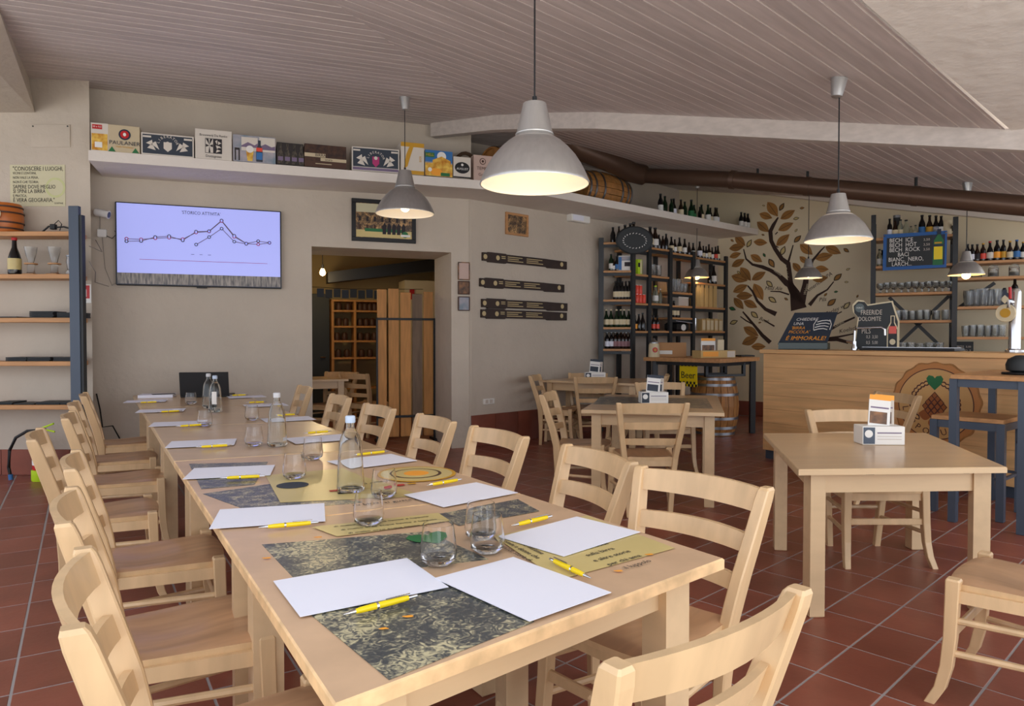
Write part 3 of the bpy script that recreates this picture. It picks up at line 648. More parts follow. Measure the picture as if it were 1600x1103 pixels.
# ------------------------------------------------------------------ things on the plaster ledge
def ledge_z(tt): return 3.035+.03*min(1, tt/3.8)
def carton(t0, t1, z1, dep, label, mat, group='cartons on the plaster ledge', off=-.68, rot=0, base=None):
    z0 = (ledge_z((t0+t1)/2) if base is None else base)+.002
    t = thing('beer_carton', label, 'box', TV.at((t0+t1)/2, off, z0), TV.rz+rot, group); w = (t1-t0)/2-.006; h = z1-z0
    MB().box(-w, w, 0, dep, 0, h, .003).obj('carton_body', mat, t)
    return t, w, h
def panel(t, x0, x1, z0, z1, mat, y=-.002, name='print_panel'): return MB().box(x0, x1, y, y+.0015, z0, z1).obj(name, mat, t)
def disc(t, x, z, r, mat, y=-.004, name='emblem', n=24, sx=1.0): return MB().vprism([(x+r*sx*cos(2*PI*k/n), z+r*sin(2*PI*k/n)) for k in range(n)], y, y+.0015).obj(name, mat, t)
def shape(t, pts, mat, y=-.004, name='print_shape'): return MB().vprism(pts, y, y+.0015).obj(name, mat, t)
M('box_white', (214, 206, 194), 0.7); M('box_cream', (200, 184, 152), 0.7); M('box_dark', (44, 38, 36), 0.6)
t, w, h = carton(.114, .523, 3.292, .30, 'white carton with a wooden barrel picture and round red emblem, at the ledge end', 'box_cream')
panel(t, -w, -.06, 0, h, 'box_white'); panel(t, -w+.005, -.065, .005, h*.62, 'bottle_print', -.004).data.materials[0] = MATS['golden_print']; panel(t, -w+.01, -w+.09, h-.055, h-.015, 'red', -.004)
text('20 x 0,5', .022, 'white', t, (-w+.05, -.007, h-.035)); panel(t, -w+.03, -w+.09, .03, .08, 'white', -.006)
disc(t, .075, h*.66, .050, 'dark_blue'); disc(t, .075, h*.66, .036, 'red', -.006); disc(t, .075, h*.66, .016, 'white', -.008, sx=.8)
text('PAULANER', .052, 'dark_blue', t, (.075, -.006, h*.34), name='brand_lettering'); text('Hefe-Weißbier', .024, 'gold', t, (.075, -.006, h*.20))
for x in (-.03, w-.035): shape(t, [(x-.03, .004), (x+.03, .004), (x, .05)], 'green')
def goat_box(t, w, h, third):
    panel(t, -w+.012, w-.012, .012+(.03 if third else 0), h-.014, 'navy_print')
    shape(t, [(-.035, h*.62), (.035, h*.62), (.035, h*.33), (0, h*.18), (-.035, h*.33)], 'magenta' if third else 'box_white', -.005, 'shield'); disc(t, 0, h*.56, .018, 'box_white', -.007)
    for k, c in enumerate('LIBERATOR'):
        a = PI*(1.0-k/8*1.0)*.8+PI*.1; text(c, .034, 'box_white', t, (.085*cos(a), -.006, h*.46+.085*sin(a)), PI/2, 0, name='lettering').rotation_euler = (PI/2, -(a-PI/2), 0)
    for s in (-1, 1):
        for (x, z), (x2, z2), (x3, z3) in (((.07,.25),(.14,.5),(.10,.62)), ((.10,.22),(.17,.30),(.13,.52)), ((.12,.40),(.18,.52),(.13,.68))): shape(t, [(s*x*w/.22, z*h), (s*x2*w/.22, z2*h), (s*x3*w/.22, z3*h)][::s], 'box_white', -.005, 'animal_figure')
        panel(t, s*(w-.05)-.035, s*(w-.05)+.035, h-.045, h-.028, 'box_white', -.005)
    if third: panel(t, -w+.01, w-.01, .008, .035, 'ink_light', -.004)
t, w, h = carton(.523, .985, 3.247, .26, 'long dark blue carton with pale animals and shield, beside the barrel picture carton', 'box_white'); goat_box(t, w, h, False)
t, w, h = carton(.985, 1.323, 3.331, .28, 'tall plain white carton with a black and white crest', 'box_white')
text('Brouwerij De Ranke', .030, 'ink', t, (0, -.004, h*.80)); text('Dottignies', .034, 'ink', t, (0, -.004, h*.10))
shape(t, [(-.075, h*.70), (.075, h*.70), (.075, h*.20), (-.075, h*.20)], 'ink', -.004, 'crest'); shape(t, [(-.07, h*.685), (-.004, h*.685), (-.004, h*.215), (-.07, h*.215)], 'box_white', -.006, 'crest')
for a, b, c in (((-.068,.68),(-.045,.68),(-.037,.47)), ((-.03,.68),(-.008,.68),(-.037,.47)), ((-.045,.22),(-.028,.22),(-.037,.44)), ((-.068,.40),(-.068,.50),(-.038,.45)), ((-.006,.40),(-.006,.50),(-.036,.45))): shape(t, [(a[0], a[1]*h), (b[0], b[1]*h), (c[0], c[1]*h)], 'ink', -.008, 'crest')
for a, b, c in (((.015,.62),(.035,.66),(.03,.50)), ((.04,.62),(.07,.56),(.04,.50)), ((.02,.48),(.06,.44),(.03,.36)), ((.03,.34),(.065,.30),(.02,.23)), ((.05,.46),(.07,.40),(.045,.40))): shape(t, [(a[0], a[1]*h), (b[0], b[1]*h), (c[0], c[1]*h)], 'box_white', -.006, 'crest')
t, w, h = carton(1.323, 1.728, 3.310, .28, 'carton printed with a bottle and beer glass before a mountain view', 'landscape')
panel(t, -.12, .03, h*.42, h-.02, 'blue_label').data.materials[0] = MATS['box_white']; panel(t, .045, w-.005, h*.42, h-.01, 'box_white')
shape(t, [(-.12, h*.60), (-.06, h*.74), (0, h*.64), (.03, h*.72), (.03, h*.55), (-.12, h*.55)], 'ink_light'); shape(t, [(.045, h*.60), (.10, h*.72), (.16, h*.62), (w-.005, h*.66), (w-.005, h*.5), (.045, h*.5)], 'ink_light')
shape(t, [(.015, .01), (.075, .01), (.075, h*.48), (.058, h*.66), (.058, h*.84), (.033, h*.84), (.033, h*.66), (.015, h*.48)], 'navy_print', -.006, 'printed_bottle'); panel(t, .017, .073, .03, h*.38, 'blue_label', -.008); panel(t, .017, .073, h*.42, h*.56, 'red_can', -.008)
shape(t, [(-.065, .01), (-.02, .01), (-.008, h*.42), (-.078, h*.42)], 'golden_print', -.006, 'printed_glass'); disc(t, -.043, h*.48, .035, 'white', -.007)
for x in (-w+.02, -w+.055): panel(t, x-.006, x+.006, .01, h*.48, 'box_dark', -.005)
panel(t, -w+.014, -w+.061, h*.42, h*.50, 'box_dark', -.006)
t, w, h = carton(1.728, 1.993, 3.272, .28, 'black carton printed with a row of dark bottles', 'box_dark')
for k in range(4):
    x = -w+.035+k*.066; shape(t, [(x-.026, .01), (x+.026, .01), (x+.026, h*.5), (x+.01, h*.68), (x+.01, h*.95), (x-.01, h*.95), (x-.01, h*.68), (x-.026, h*.5)], 'bottle_print', -.003, 'printed_bottle'); panel(t, x-.024, x+.024, h*.18, h*.36, 'ink_light', -.005)
t, w, h = carton(1.993, 2.419, 3.285, .28, 'brown carton with a pale band and loaf picture', 'salami')
panel(t, -w, 0, h*.44, h*.60, 'box_cream', -.004); panel(t, -.05, w, h*.28, h*.42, 'box_cream', -.005); panel(t, -w, w, .002, h*.26, 'brown', -.003); text('BIRRA', .04, 'ink', t, (-.05, -.007, h*.52)); text('scura', .034, 'ink', t, (.03, -.007, h*.35)); panel(t, -.1, .06, h*.14, h*.17, 'box_cream', -.005)
t, w, h = carton(2.465, 2.967, 3.305, .30, 'dark blue carton with pale animals and a pink base stripe, turned slightly', 'box_white', rot=-.05); goat_box(t, w, h, True)
t, w, h = carton(2.975, 3.237, 3.395, .34, 'tall white carton with golden top and ear of grain, behind the lamp cord', 'box_white')
panel(t, -w, w, h-.045, h, 'gold'); panel(t, -w, w, 0, .04, 'gold'); shape(t, [(-w+.03, .05), (-w+.07, .08), (-.02, h*.60), (.01, h*.88), (-.03, h*.90), (-.07, h*.60)], 'gold', -.004, 'grain_ear'); text('BIER', .035, 'gold', t, (.085, -.005, h*.5), PI/2, 0).rotation_euler = (PI/2, -PI/2, 0)
t, w, h = carton(3.237, 3.551, 3.338, .30, 'blue and yellow carton with a beer stein and domed building picture', 'landscape')
panel(t, -w, w, h*.55, h, 'blue_label', -.002); panel(t, -w, w, 0, h*.5, 'golden_print', -.0025); panel(t, -w, -.05, h*.72, h*.9, 'green', -.004); text('HELL', .04, 'gold', t, (-.10, -.006, h*.81))
shape(t, [(-.07, h*.3), (.13, h*.3), (.13, h*.62), (.03, h*.78), (-.07, h*.62)], 'golden_print', -.005, 'printed_building'); disc(t, .03, h*.78, .05, 'white', -.004); disc(t, -.10, h*.24, .022, 'white', -.006); disc(t, -.03, h*.17, .04, 'orange', -.0045, sx=1.6); panel(t, .02, .12, .004, .04, 'green', -.006)
t, w, h = carton(3.551, 3.76, 3.295, .28, 'small white carton with a black oval emblem', 'box_white')
disc(t, 0, h*.48, .062, 'black', sx=1.35); text('AUGUST', .034, 'white', t, (0, -.008, h*.42)); disc(t, 0, h*.62, .014, 'white', -.006); panel(t, -w, w, 0, .014, 'black')
t, w, h = carton(3.80, 4.10, 3.350, .28, 'pinkish carton with brown lettering, half behind the large lamp', 'box_white', off=-.62)
M('box_pink', (198, 172, 160), 0.7); t.children[0].data.materials[0] = MATS['box_pink']
text('TEMPLER', .05, 'brown', t, (-.01, -.004, h*.48)); text('Goldbier', .045, 'brown', t, (-.01, -.004, h*.24)); disc(t, -.04, h*.76, .036, 'brown'); disc(t, -.04, h*.76, .028, 'box_pink', -.006); disc(t, -.04, h*.76, .014, 'brown', -.008)
bk = thing('wicker_basket', 'dark arched wicker basket handle behind the pinkish carton', 'basket', TV.at(3.84, -.20, 3.07), TV.rz)
MB().tube([(.17*cos(a), 0, .10+.30*sin(a)) for a in [PI*k/12 for k in range(13)]], .022, 8).obj('handle', 'dried', bk, True); MB().lathe([(.15, 0), (.19, .14), (.18, .15)], 18).obj('basket_body', 'dried', bk, True)
def barrel(label, L, r, loc, rz=0, upright=False, group=None):
    t = thing('wooden_barrel', label, 'barrel', loc, rz, group); ax = 'z' if upright else 'x'; ns = 20
    prof = [(-L/2, .80), (-L/4, .95), (0, 1.0), (L/4, .95), (L/2, .80)]
    for k in range(ns):
        a0, a1 = 2*PI*k/ns+.012, 2*PI*(k+1)/ns-.012; vv = []
        for z, f in prof:
            for rr in (r*f, r*f-.022):
                for a in (a0, (a0+a1)/2, a1):
                    x, y = rr*cos(a), rr*sin(a); vv.append((x, y, z+L/2) if upright else (z, x, y+r))
        fs = []
        for i in range(4):
            b = i*6; c = b+6
            fs += [(b, b+1, c+1, c), (b+1, b+2, c+2, c+1), (b+4, b+3, c+3, c+4), (b+5, b+4, c+4, c+5), (b+3, b, c, c+3), (b+2, b+5, c+5, c+2)]
        fs += [(0,3,4,1), (1,4,5,2), (24,25,28,27), (25,26,29,28)]
        MB().add(vv, fs).obj('stave', 'oak', t)
    for z, f in ((-.46*L, .83), (-.36*L, .89), (-.20*L, .968), (.20*L, .968), (.36*L, .89), (.46*L, .83)):
        w = .018; pr = [(r*f+.003, z-w), (r*f+.006, z-w), (r*f+.006, z+w), (r*f+.003, z+w)]
        if upright: MB().lathe([(a, b+L/2) for a, b in pr], 28, cap=False).obj('hoop', 'hoop', t, True)
        else: MB().lathe(pr, 28, c=(0, 0, r), axis='x', cap=False).obj('hoop', 'hoop', t, True)
    for s in (-1, 1):
        z = s*(L/2-.03); pr = [(0, z), (r*.78, z), (r*.78, z+.012), (0, z+.012)]
        if upright: MB().lathe([(a, b+L/2) for a, b in pr], 24, cap=False).obj('barrel_head', 'oak', t)
        else: MB().lathe(pr, 24, c=(0, 0, r), axis='x', cap=False).obj('barrel_head', 'oak', t)
    return t
barrel('oak barrel lying on the ledge under the brown duct', .95, .27, SG.at(2.24, -.13, 3.095), SG.rz)
barrel('oak barrel lying on the ledge behind the large pendant lamp', .95, .29, SG.at(.62, -.20, 3.07), SG.rz)

# ------------------------------------------------------------------ television
t = thing('television', 'wide flat television showing a line chart on lilac', 'television', TV.at(1.005, -.03, 2.272), TV.rz)
MB().box(-.794, .794, -.03, .025, -.419, .419, .006).obj('tv_body', 'tv_body', t)
sc = MB().box(-.780, .780, -.034, -.030, -.402, .408).obj('screen', 'tv_screen', t)
MB().box(-.780, .780, -.0355, -.034, -.402, -.292).obj('screen_image', 'tv_floor', sc); MB().box(-.05, .05, -.034, .0, -.432, -.419).obj('logo_bar', 'black', t)
text("'STORICO ATTIVITA'", .048, 'ink', t, (0, -.037, .345), sx=.85).name = 'screen_lettering'
def chart(pts, mat, ring):
    P = [(-.780+1.56*(x-72)/1450, .408-.810*(y-50-(x-72)*.055)/640) for x, y in pts]
    for a, b in zip(P, P[1:]):
        d = Vector((b[0]-a[0], b[1]-a[1])).normalized(); n = Vector((-d.y, d.x))*.0034
        MB().vprism([(a[0]-n.x, a[1]-n.y), (b[0]-n.x, b[1]-n.y), (b[0]+n.x, b[1]+n.y), (a[0]+n.x, a[1]+n.y)], -.0368, -.0358).obj('chart_line', mat, sc)
    for x, z in P:
        MB().vprism([(x+.018*cos(a), z+.018*sin(a)) for a in [k*PI/6 for k in range(12)]], -.0385, -.0375).obj('chart_marker', ring, sc); MB().vprism([(x+.010*cos(a), z+.010*sin(a)) for a in [k*PI/6 for k in range(12)]], -.0395, -.0388).obj('chart_marker', 'tv_screen', sc)
chart([(153, 338), (275, 345), (395, 338), (514, 335), (632, 348), (750, 295), (866, 288), (979, 203), (1093, 335), (1204, 393), (1315, 401), (1421, 390)], 'ink_light', 'magenta')
chart([(153, 358), (275, 358), (395, 328), (514, 322), (632, 358), (750, 288), (866, 285), (979, 198), (1093, 325), (1204, 392), (1315, 374), (1421, 389)], 'ink_light', 'ink')
chart([(750, 394), (866, 334), (979, 265), (1093, 375), (1204, 396)], 'ink_light', 'navy_print')
for x0, x1, z in ((-.58, .65, -.155), (-.10, -.07, -.085), (-.02, .01, -.085), (.06, .09, -.085)): MB().box(x0, x1, -.0365, -.0355, z, z+.004).obj('screen_rule', 'magenta' if x1 > .5 else 'ink', sc)

# ------------------------------------------------------------------ frames and painted beer boards on the wall
def frame(fr, t0, t1, z0, z1, label, fm, pm, b=.04):
    t = thing('picture_frame', label, 'picture', fr.at((t0+t1)/2, -.004, (z0+z1)/2), fr.rz); w, h = (t1-t0)/2, (z1-z0)/2
    for q in ((-w, w, h-b, h), (-w, w, -h, -h+b), (-w, -w+b, -h+b, h-b), (w-b, w, -h+b, h-b)): MB().box(q[0], q[1], -.022, 0, q[2], q[3], .003).obj('frame_bar', fm, t)
    MB().box(-w+b*.9, w-b*.9, -.012, -.004, -h+b*.9, h-b*.9).obj('picture', pm, t); return t, w, h
t, w, h = frame(TV, 2.556, 3.29, 2.417, 2.896, 'dark framed picture of a yellow street with horse carts, above the opening', 'black', 'street_print', .045)
panel(t, -w+.05, w-.05, h*.38, h-.05, 'landscape', -.0135).data.materials[0] = MATS['poster']; panel(t, -w+.05, w-.05, -h+.05, -h*.45, 'photo_brown', -.0135).data.materials[0] = MATS['map_print']
for k in range(7):
    x = -w+.09+k*.085; panel(t, x-.012, x+.012, -.01, .045, 'ink', -.0145); panel(t, x-.012, x+.012, -.10, -.05, 'brown', -.0145)
panel(t, -.22, .24, -.125, -.09, 'green', -.0150)
for k in range(5): shape(t, [(-.02+k*.055, -.15), (.02+k*.055, -.15), (.025+k*.055, -.05), (.0+k*.055, -.02), (-.02+k*.055, -.06)], 'ink', -.0155, 'horse_figure')
disc(t, .24, -.145, .036, 'green', -.0165); panel(t, .19, .30, -.17, -.145, 'white', -.0175)
t, w, h = frame(TV, 4.25, 4.62, 2.56, 2.83, 'small brown framed old photograph above the beer boards', 'shelf_wood', 'photo_brown', .028) if False else frame(SG, .56, .95, 2.62, 2.90, 'small brown framed old photograph above the beer boards', 'shelf_wood', 'street_print', .03)
for k, (z0, z1, lab, m) in enumerate(((2.012, 2.225, 'top one of three small framed certificates beside the opening', 'box_pink'), (1.84, 2.00, 'middle one of three small framed certificates beside the opening', 'photo_brown'), (1.645, 1.815, 'lowest of three small framed certificates, bluish, beside the opening', 'landscape'))):
    frame(TV, 3.80, 3.945, z0, z1, lab, 'photo_brown' if k == 0 else 'brown', m, .010)
M('board_dark', (52, 38, 32), 0.6, vary=.15, scale=8); M('board_tag', (196, 176, 130), 0.6)
def beer_board(t0, t1, z0, dz, label):
    L = t1-t0; t = thing('beer_board', label, 'sign', SG.at(t0, -.004, z0), SG.rz, 'dark barrel stave signs on the plaster wall')
    st = MB().add([(0,-.03,-.05),(L*.05,-.03,-.05),(L*.06,-.03,-.062),(L*.25,-.03,-.062),(L*.26,-.03,-.052),(L*.74,-.03,-.052),(L*.76,-.03,-.064),(L,-.03,-.06)]+[(0,-.03,.05),(L*.05,-.03,.05),(L*.06,-.03,.06),(L*.25,-.03,.06),(L*.26,-.03,.052),(L*.74,-.03,.052),(L*.76,-.03,.05),(L,-.03,.045)]
        +[(x, 0, z) for x, z in ((0,-.05),(L*.05,-.05),(L*.06,-.062),(L*.25,-.062),(L*.26,-.052),(L*.74,-.052),(L*.76,-.064),(L,-.06),(0,.05),(L*.05,.05),(L*.06,.06),(L*.25,.06),(L*.26,.052),(L*.74,.052),(L*.76,.05),(L,.045))],
        [(i, i+1, i+9, i+8) for i in range(7)]+[(i+16, i+24, i+25, i+17) for i in range(7)]+[(i, i+16, i+17, i+1) for i in range(7)]+[(i+8, i+9, i+25, i+24) for i in range(7)]+[(0,8,24,16),(7,23,31,15)]).obj('stave_board', 'board_dark', t)
    for x in (.035, L*.16, L*.93): disc(t, x, 0, .030, 'board_tag', -.033, 'round_badge')
    for x0, x1 in ((.27, .44), (.49, .68)):
        for z, e in ((.024, 1), (.0, .75), (-.024, 1.05)): panel(t, L*x0, L*(x0+(x1-x0)*e), z-.005, z+.005, 'board_tag', -.033, 'text_line')
    for z in (.022, .0): panel(t, L*.20, L*.245, z-.005, z+.005, 'board_tag', -.033, 'text_line')
    t.rotation_euler = (0, dz, SG.rz); return t
beer_board(.17, 1.67, 2.31, 0.0, 'topmost dark stave sign with round badges'); beer_board(.129, 1.62, 1.995, -.0, 'single dark stave sign below the topmost one')
beer_board(.159, 1.684, 1.745, 0.0, 'upper sign of the close pair of dark stave signs'); beer_board(.149, 1.672, 1.618, 0.0, 'lowest dark stave sign, tight under another')
t = thing('wall_outlet', 'white double power outlet low on the plaster wall', 'outlet', SG.at(.282, -.001, .539), SG.rz); MB().box(-.09, .09, -.012, 0, -.035, .035, .004).obj('cover_plate', 'white', t)
for x in (-.035, .035): MB().box(x-.022, x+.022, -.016, -.012, -.022, .022).obj('socket', 'rough_panel', t)
t = thing('emergency_light', 'pale boxy emergency light under the ledge near the rack', 'light', SG.at(1.89, -.001, 2.96), SG.rz); MB().box(-.19, .19, -.09, 0, -.05, .05, .01).obj('housing', 'white', t); MB().box(-.16, .05, -.098, -.09, -.035, .035).obj('diffuser', 'paper', t)
# ------------------------------------------------------------------ bottle and glass kits
BP = {'beer': [(0, 0), (.29, 0), (.31, .03), (.31, .56), (.27, .66), (.15, .78), (.125, .84), (.118, .95), (.135, .955), (.135, 1.0), (0, 1.0)],
      'wine': [(0, 0), (.24, 0), (.25, .03), (.25, .58), (.22, .68), (.11, .77), (.095, .95), (.11, .955), (.11, 1.0), (0, 1.0)],
      'belly': [(0, 0), (.33, 0), (.36, .04), (.35, .42), (.28, .56), (.14, .74), (.115, .94), (.135, .95), (.135, 1.0), (0, 1.0)],
      'stub': [(0, 0), (.36, 0), (.38, .04), (.38, .50), (.28, .66), (.16, .78), (.15, .95), (.17, .96), (.17, 1.0), (0, 1.0)]}
KIT = {}
def kit(key, f):
    if key not in KIT: KIT[key] = f()
    return KIT[key]
def bottle(fr, tt, off, z, h, kind, bm, lm, label, group, cap='steel_dark', name='beer_bottle', rw=.42):
    sc = h*.45
    body = kit((kind, bm), lambda: MB().lathe([(r*.45, q) for r, q in BP[kind]], 12, cap=False).mesh(name, bm, True))
    o = link(name, body, None, fr.at(tt, off, z+.001), fr.rz); o.scale = (h, h, h); tag(o, label, 'bottle', group)
    r = BP[kind][3][0]*.45+.006
    if lm: link('paper_label', kit((kind, 'lab', lm), lambda: MB().lathe([(r, .14), (r, .44)], 12, cap=False).mesh('paper_label', lm, True)), o)
    link('bottle_cap', kit((kind, 'cap', cap), lambda: MB().lathe([(BP[kind][-2][0]*.45+.006, .93), (BP[kind][-2][0]*.45+.006, 1.004), (0, 1.008)], 10, cap=False).mesh('bottle_cap', cap, True)), o)
    return o
GM = {'mug': MB().lathe([(0, 0), (.30, 0), (.34, .06), (.36, 1.0), (.33, 1.0), (.31, .10), (0, .08)], 14, cap=False), 'pint': MB().lathe([(0, 0), (.24, 0), (.27, .05), (.33, .75), (.32, 1.0), (.295, 1.0), (.30, .75), (.24, .1), (0, .08)], 14, cap=False),
      'goblet': MB().lathe([(0, 0), (.26, 0), (.26, .03), (.05, .08), (.045, .35), (.20, .45), (.33, .62), (.31, 1.0), (.29, 1.0), (.30, .63), (.18, .48), (0, .42)], 14, cap=False)}
M('bar_glass', (250, 252, 252), 0.02, trans=0.92, ior=1.38, spec=0.9)
def glass(fr, tt, off, z, h, kind, label, group):
    me = kit(('g', kind), lambda: GM[kind].mesh('beer_glass', 'bar_glass', True))
    o = link('beer_glass', me, None, fr.at(tt, off, z+.001), fr.rz); o.scale = (h, h, h); return tag(o, label, 'glass', group)

# ------------------------------------------------------------------ steel bottle rack along the plaster wall
rack = thing('bottle_rack', 'tall dark steel rack with wooden shelves full of bottles in the corner', 'rack', SG.at(0, 0, 0), SG.rz)
RB_ = [(1.888, 2.73), (2.584, 2.73), (2.96, 2.70), (3.486, 2.66), (4.104, 2.66), (5.069, 2.66)]
RA, RBB = Vector((1.257, 9.95)), Vector((1.699, 9.906))
def rloc(x, y):      # plan point -> the rack's own frame
    v = Vector((x, y))-SG.p; return v.dot(SG.d), v.dot(SG.n)
for k, (tt, h) in enumerate(RB_):
    px, py = (tt, -.45) if k else rloc(RA.x, RA.y)
    MB().box(-.035, .035, -.02, .02, 0, h, .004).obj('post', 'steel_dark', rack, loc=(px, py, 0), rz=-.75 if k == 0 else 0)
for tt in (2.73, 3.62, 4.24, 5.20): MB().box(tt-.035, tt+.035, -.11, -.07, 0, 2.60, .004).obj('post', 'steel_dark', rack)
SH = [(0, [2.665, 2.268, 1.862, 1.473, 1.167]), (1, [2.585, 2.225, 1.815, 1.42]), (2, [2.63, 2.225, 1.825, 1.425]), (3, [2.60, 2.01, 1.81, 1.63, 1.42]), (4, [2.58, 2.19, 1.81, 1.43])]
for b, zs in SH:
    a, e = RB_[b][0]+.036, RB_[b+1][0]-.036
    for z in zs:
        if b == 0:
            q = [rloc(RA.x+.03, RA.y-.02), rloc(RBB.x-.03, RBB.y-.02), (2.95, -.09), (2.56, -.09)]
            MB().prism(q, z-.03, z, .003).obj('shelf_board', 'shelf_wood', rack); MB().seg((*q[0], z-.055), (*q[1], z-.055), .02, .04).obj('cross_bar', 'steel_dark', rack); continue
        MB().box(a, e, -.46, -.09, z-.03, z, .003).obj('shelf_board', 'shelf_wood', rack); MB().box(a, e, -.44, -.42, z-.075, z-.031).obj('cross_bar', 'steel_dark', rack)
def rpos(t_, off):
    if t_ >= 2.584: return t_, off
    q = RA+(RBB-RA)*((t_-1.888)/.696); return rloc(q.x+.02, q.y+.07)
def RW(t_, z, h, kind, bm, lm, label, group, off=-.40, cap='steel_dark'):
    t_, off = rpos(t_, off); return bottle(SG, t_, off, z, h, kind, bm, lm, label, group, cap)
def topz(t_): return 2.665 if t_ < 2.584 else 2.585 if t_ < 2.96 else 2.63 if t_ < 3.486 else 2.60 if t_ < 4.104 else 2.58
top = [2.128,2.260,2.393,2.508,2.66,2.864,3.048,3.174,3.269,3.366,3.45,3.587,3.676,3.800,3.94,4.06,4.175,4.362,4.467,4.548,4.631,4.727,4.831,4.902]
hs = [.22,.23,.25,.27,.37,.24,.30,.30,.21,.20,.24,.24,.21,.25,.24,.20,.22,.26,.20,.20,.24,.20,.22,.24]
kinds = ['stub','belly','stub','stub','belly','belly','stub','stub','beer','beer','beer']+['belly']*13
labs = [None,'white',None,None,None,None,'cream','white',None,None,None,'cream','white','cream','white',None,'white','paper','cream','white','cream','white','red_can','cream']
bms = ['dark_glass','brown_glass','dark_glass','dark_glass','brown_glass','dark_glass','dark_glass','brown_glass']
for k, x in enumerate(top):
    RW(x, topz(x), hs[k], kinds[k], bms[k % 8], labs[k], ORD[k]+' bottle from the beer boards along the top of the steel rack', 'bottles along the rack top', -.40)
for k, (x, h, kd, bm, lm) in enumerate([(2.09, .24, 'beer', 'green_glass', 'white'), (2.145, .17, 'stub', 'brown_glass', 'white'), (2.222, .21, 'stub', 'dark_glass', 'blue_label')]): RW(x, 2.268, h, kd, bm, lm, ORD[k]+' small bottle on the rack board below the slate disc', 'small bottles under the slate disc')
t = thing('gift_box', 'pale blue and white box on the rack below the slate disc', 'box', (1.585, 9.945, 2.269), -.1); MB().box(-.085, .085, 0, .14, 0, .21, .003).obj('carton_body', 'white', t); panel(t, -.083, .083, .14, .20, 'landscape'); panel(t, -.083, -.04, .01, .19, 'blue_label', -.003); panel(t, .0, .08, .06, .12, 'ink', -.003)
for k, x in enumerate([2.19, 2.265, 2.34, 2.415, 2.49]): RW(x, 1.862, .26, 'beer', 'dark_glass', 'cream', ORD[k]+' black bottle with cream label in the row under the pale blue box', 'cream label bottles on the rack', cap='black')
for k, x in enumerate([1.988,2.090,2.214,2.305,2.382,2.483]): RW(x, 1.473, .25, 'belly', 'green_glass', 'cream', ORD[k]+' green bottle with low cream label on the second rack board from below', 'green bottles on the rack', cap='cream')
for k, x in enumerate([2.004,2.101,2.186,2.269,2.354,2.43,2.510]): RW(x, 1.167, .24, 'beer', 'dark_glass' if k < 2 else 'brown_glass', 'paper' if k < 2 else 'pinkish', ORD[k]+' slim bottle with pale label on the lowest rack board', 'slim bottles on the lowest rack board', cap='aluminium')
t = thing('gift_tin', 'yellow green tin on the rack behind the slate disc', 'tin', SG.at(2.76, -.44, 2.226), SG.rz); MB().box(-.05, .05, 0, .10, 0, .21, .004).obj('tin_body', 'lime', t); panel(t, -.045, .0, .10, .16, 'black'); panel(t, .005, .04, .01, .2, 'cream')
can = MB().lathe([(0, 0), (.030, 0), (.033, .006), (.033, .112), (.027, .122), (0, .122)], 14, cap=False).mesh('beer_can', 'red_can', True); lidm = MB().lathe([(.0, .1225), (.027, .1225), (.027, .124), (0, .124)], 12, cap=False).mesh('can_lid', 'chrome')
for k, (x, z) in enumerate([(2.685, 1.816), (2.762, 1.816), (2.845, 1.816), (2.685, 1.942), (2.762, 1.942)]):
    o = link('beer_can', can, None, SG.at(x, -.44, z), SG.rz); tag(o, ORD[k]+' red beer can in the small stack between two rack posts', 'can', 'red cans on the rack'); link('can_lid', lidm, o)
for k, x in enumerate([2.70, 2.79, 2.88]): RW(x, 1.42, .22+.02*k, 'belly', 'dark_glass', None if k else 'orange', ORD[k]+' dark bottle on the rack board under the red cans', 'dark bottles under the red cans')
for k, x in enumerate([3.10, 3.24]): glass(SG, x, -.40, 2.226, .16, 'mug', ('plain' if k == 0 else 'white printed')+' thick glass on the rack right of the slate disc', 'glasses on the rack')
for k, (x, h, kd, bm, lm) in enumerate([(3.03, .20, 'beer', 'clear_bottle', None), (3.186, .26, 'stub', 'clear_bottle', 'white'), (3.31, .22, 'wine', 'clear_bottle', None)]): RW(x, 1.826, h, kd, bm, lm, ORD[k]+' pale clear bottle on the rack right of the red cans', 'clear bottles on the rack', cap='lime' if k == 1 else 'aluminium')
for k, x in enumerate([3.14, 3.24]): RW(x, 1.426, .22, 'beer', 'dark_glass', 'red_can', ORD[k]+' dark bottle with orange label above the cardboard box', 'orange label bottles on the rack', cap='black')
for k, x in enumerate([3.58, 3.67, 3.76, 3.86, 3.95]): glass(SG, x, -.40, 2.011, .20 if k < 3 else .15, 'pint', ORD[k]+' slim beer glass on the rack before the small lamp', 'slim glasses on the rack')
for k, x in enumerate([3.57, 3.66, 3.75]): RW(x, 1.631, .25, 'beer', 'dark_glass', 'cream', ORD[k]+' dark bottle with cream label on the short rack board', 'cream label bottles on the short rack board')
t = thing('storage_box', 'small grey box on the rack above the short board', 'box', SG.at(3.86, -.44, 1.811), SG.rz); MB().box(-.13, .13, 0, .2, 0, .12, .004).obj('box_body', 'rough_panel', t); MB().box(-.134, .134, -.004, .204, .12, .135, .003).obj('box_lid', 'white', t)
t = thing('paper_bag', 'black bag with a white sheet on the rack above the counter box', 'bag', SG.at(3.84, -.44, 1.421), SG.rz); MB().box(-.16, .16, 0, .22, 0, .14, .03).obj('bag_body', 'black', t); o = MB().box(-.19, .17, -.04, .2, .142, .146).obj('sheet', 'paper', t); o.rotation_euler = (.12, .06, 0); disc(t, .02, .06, .05, 'white', -.003, sx=1.3)
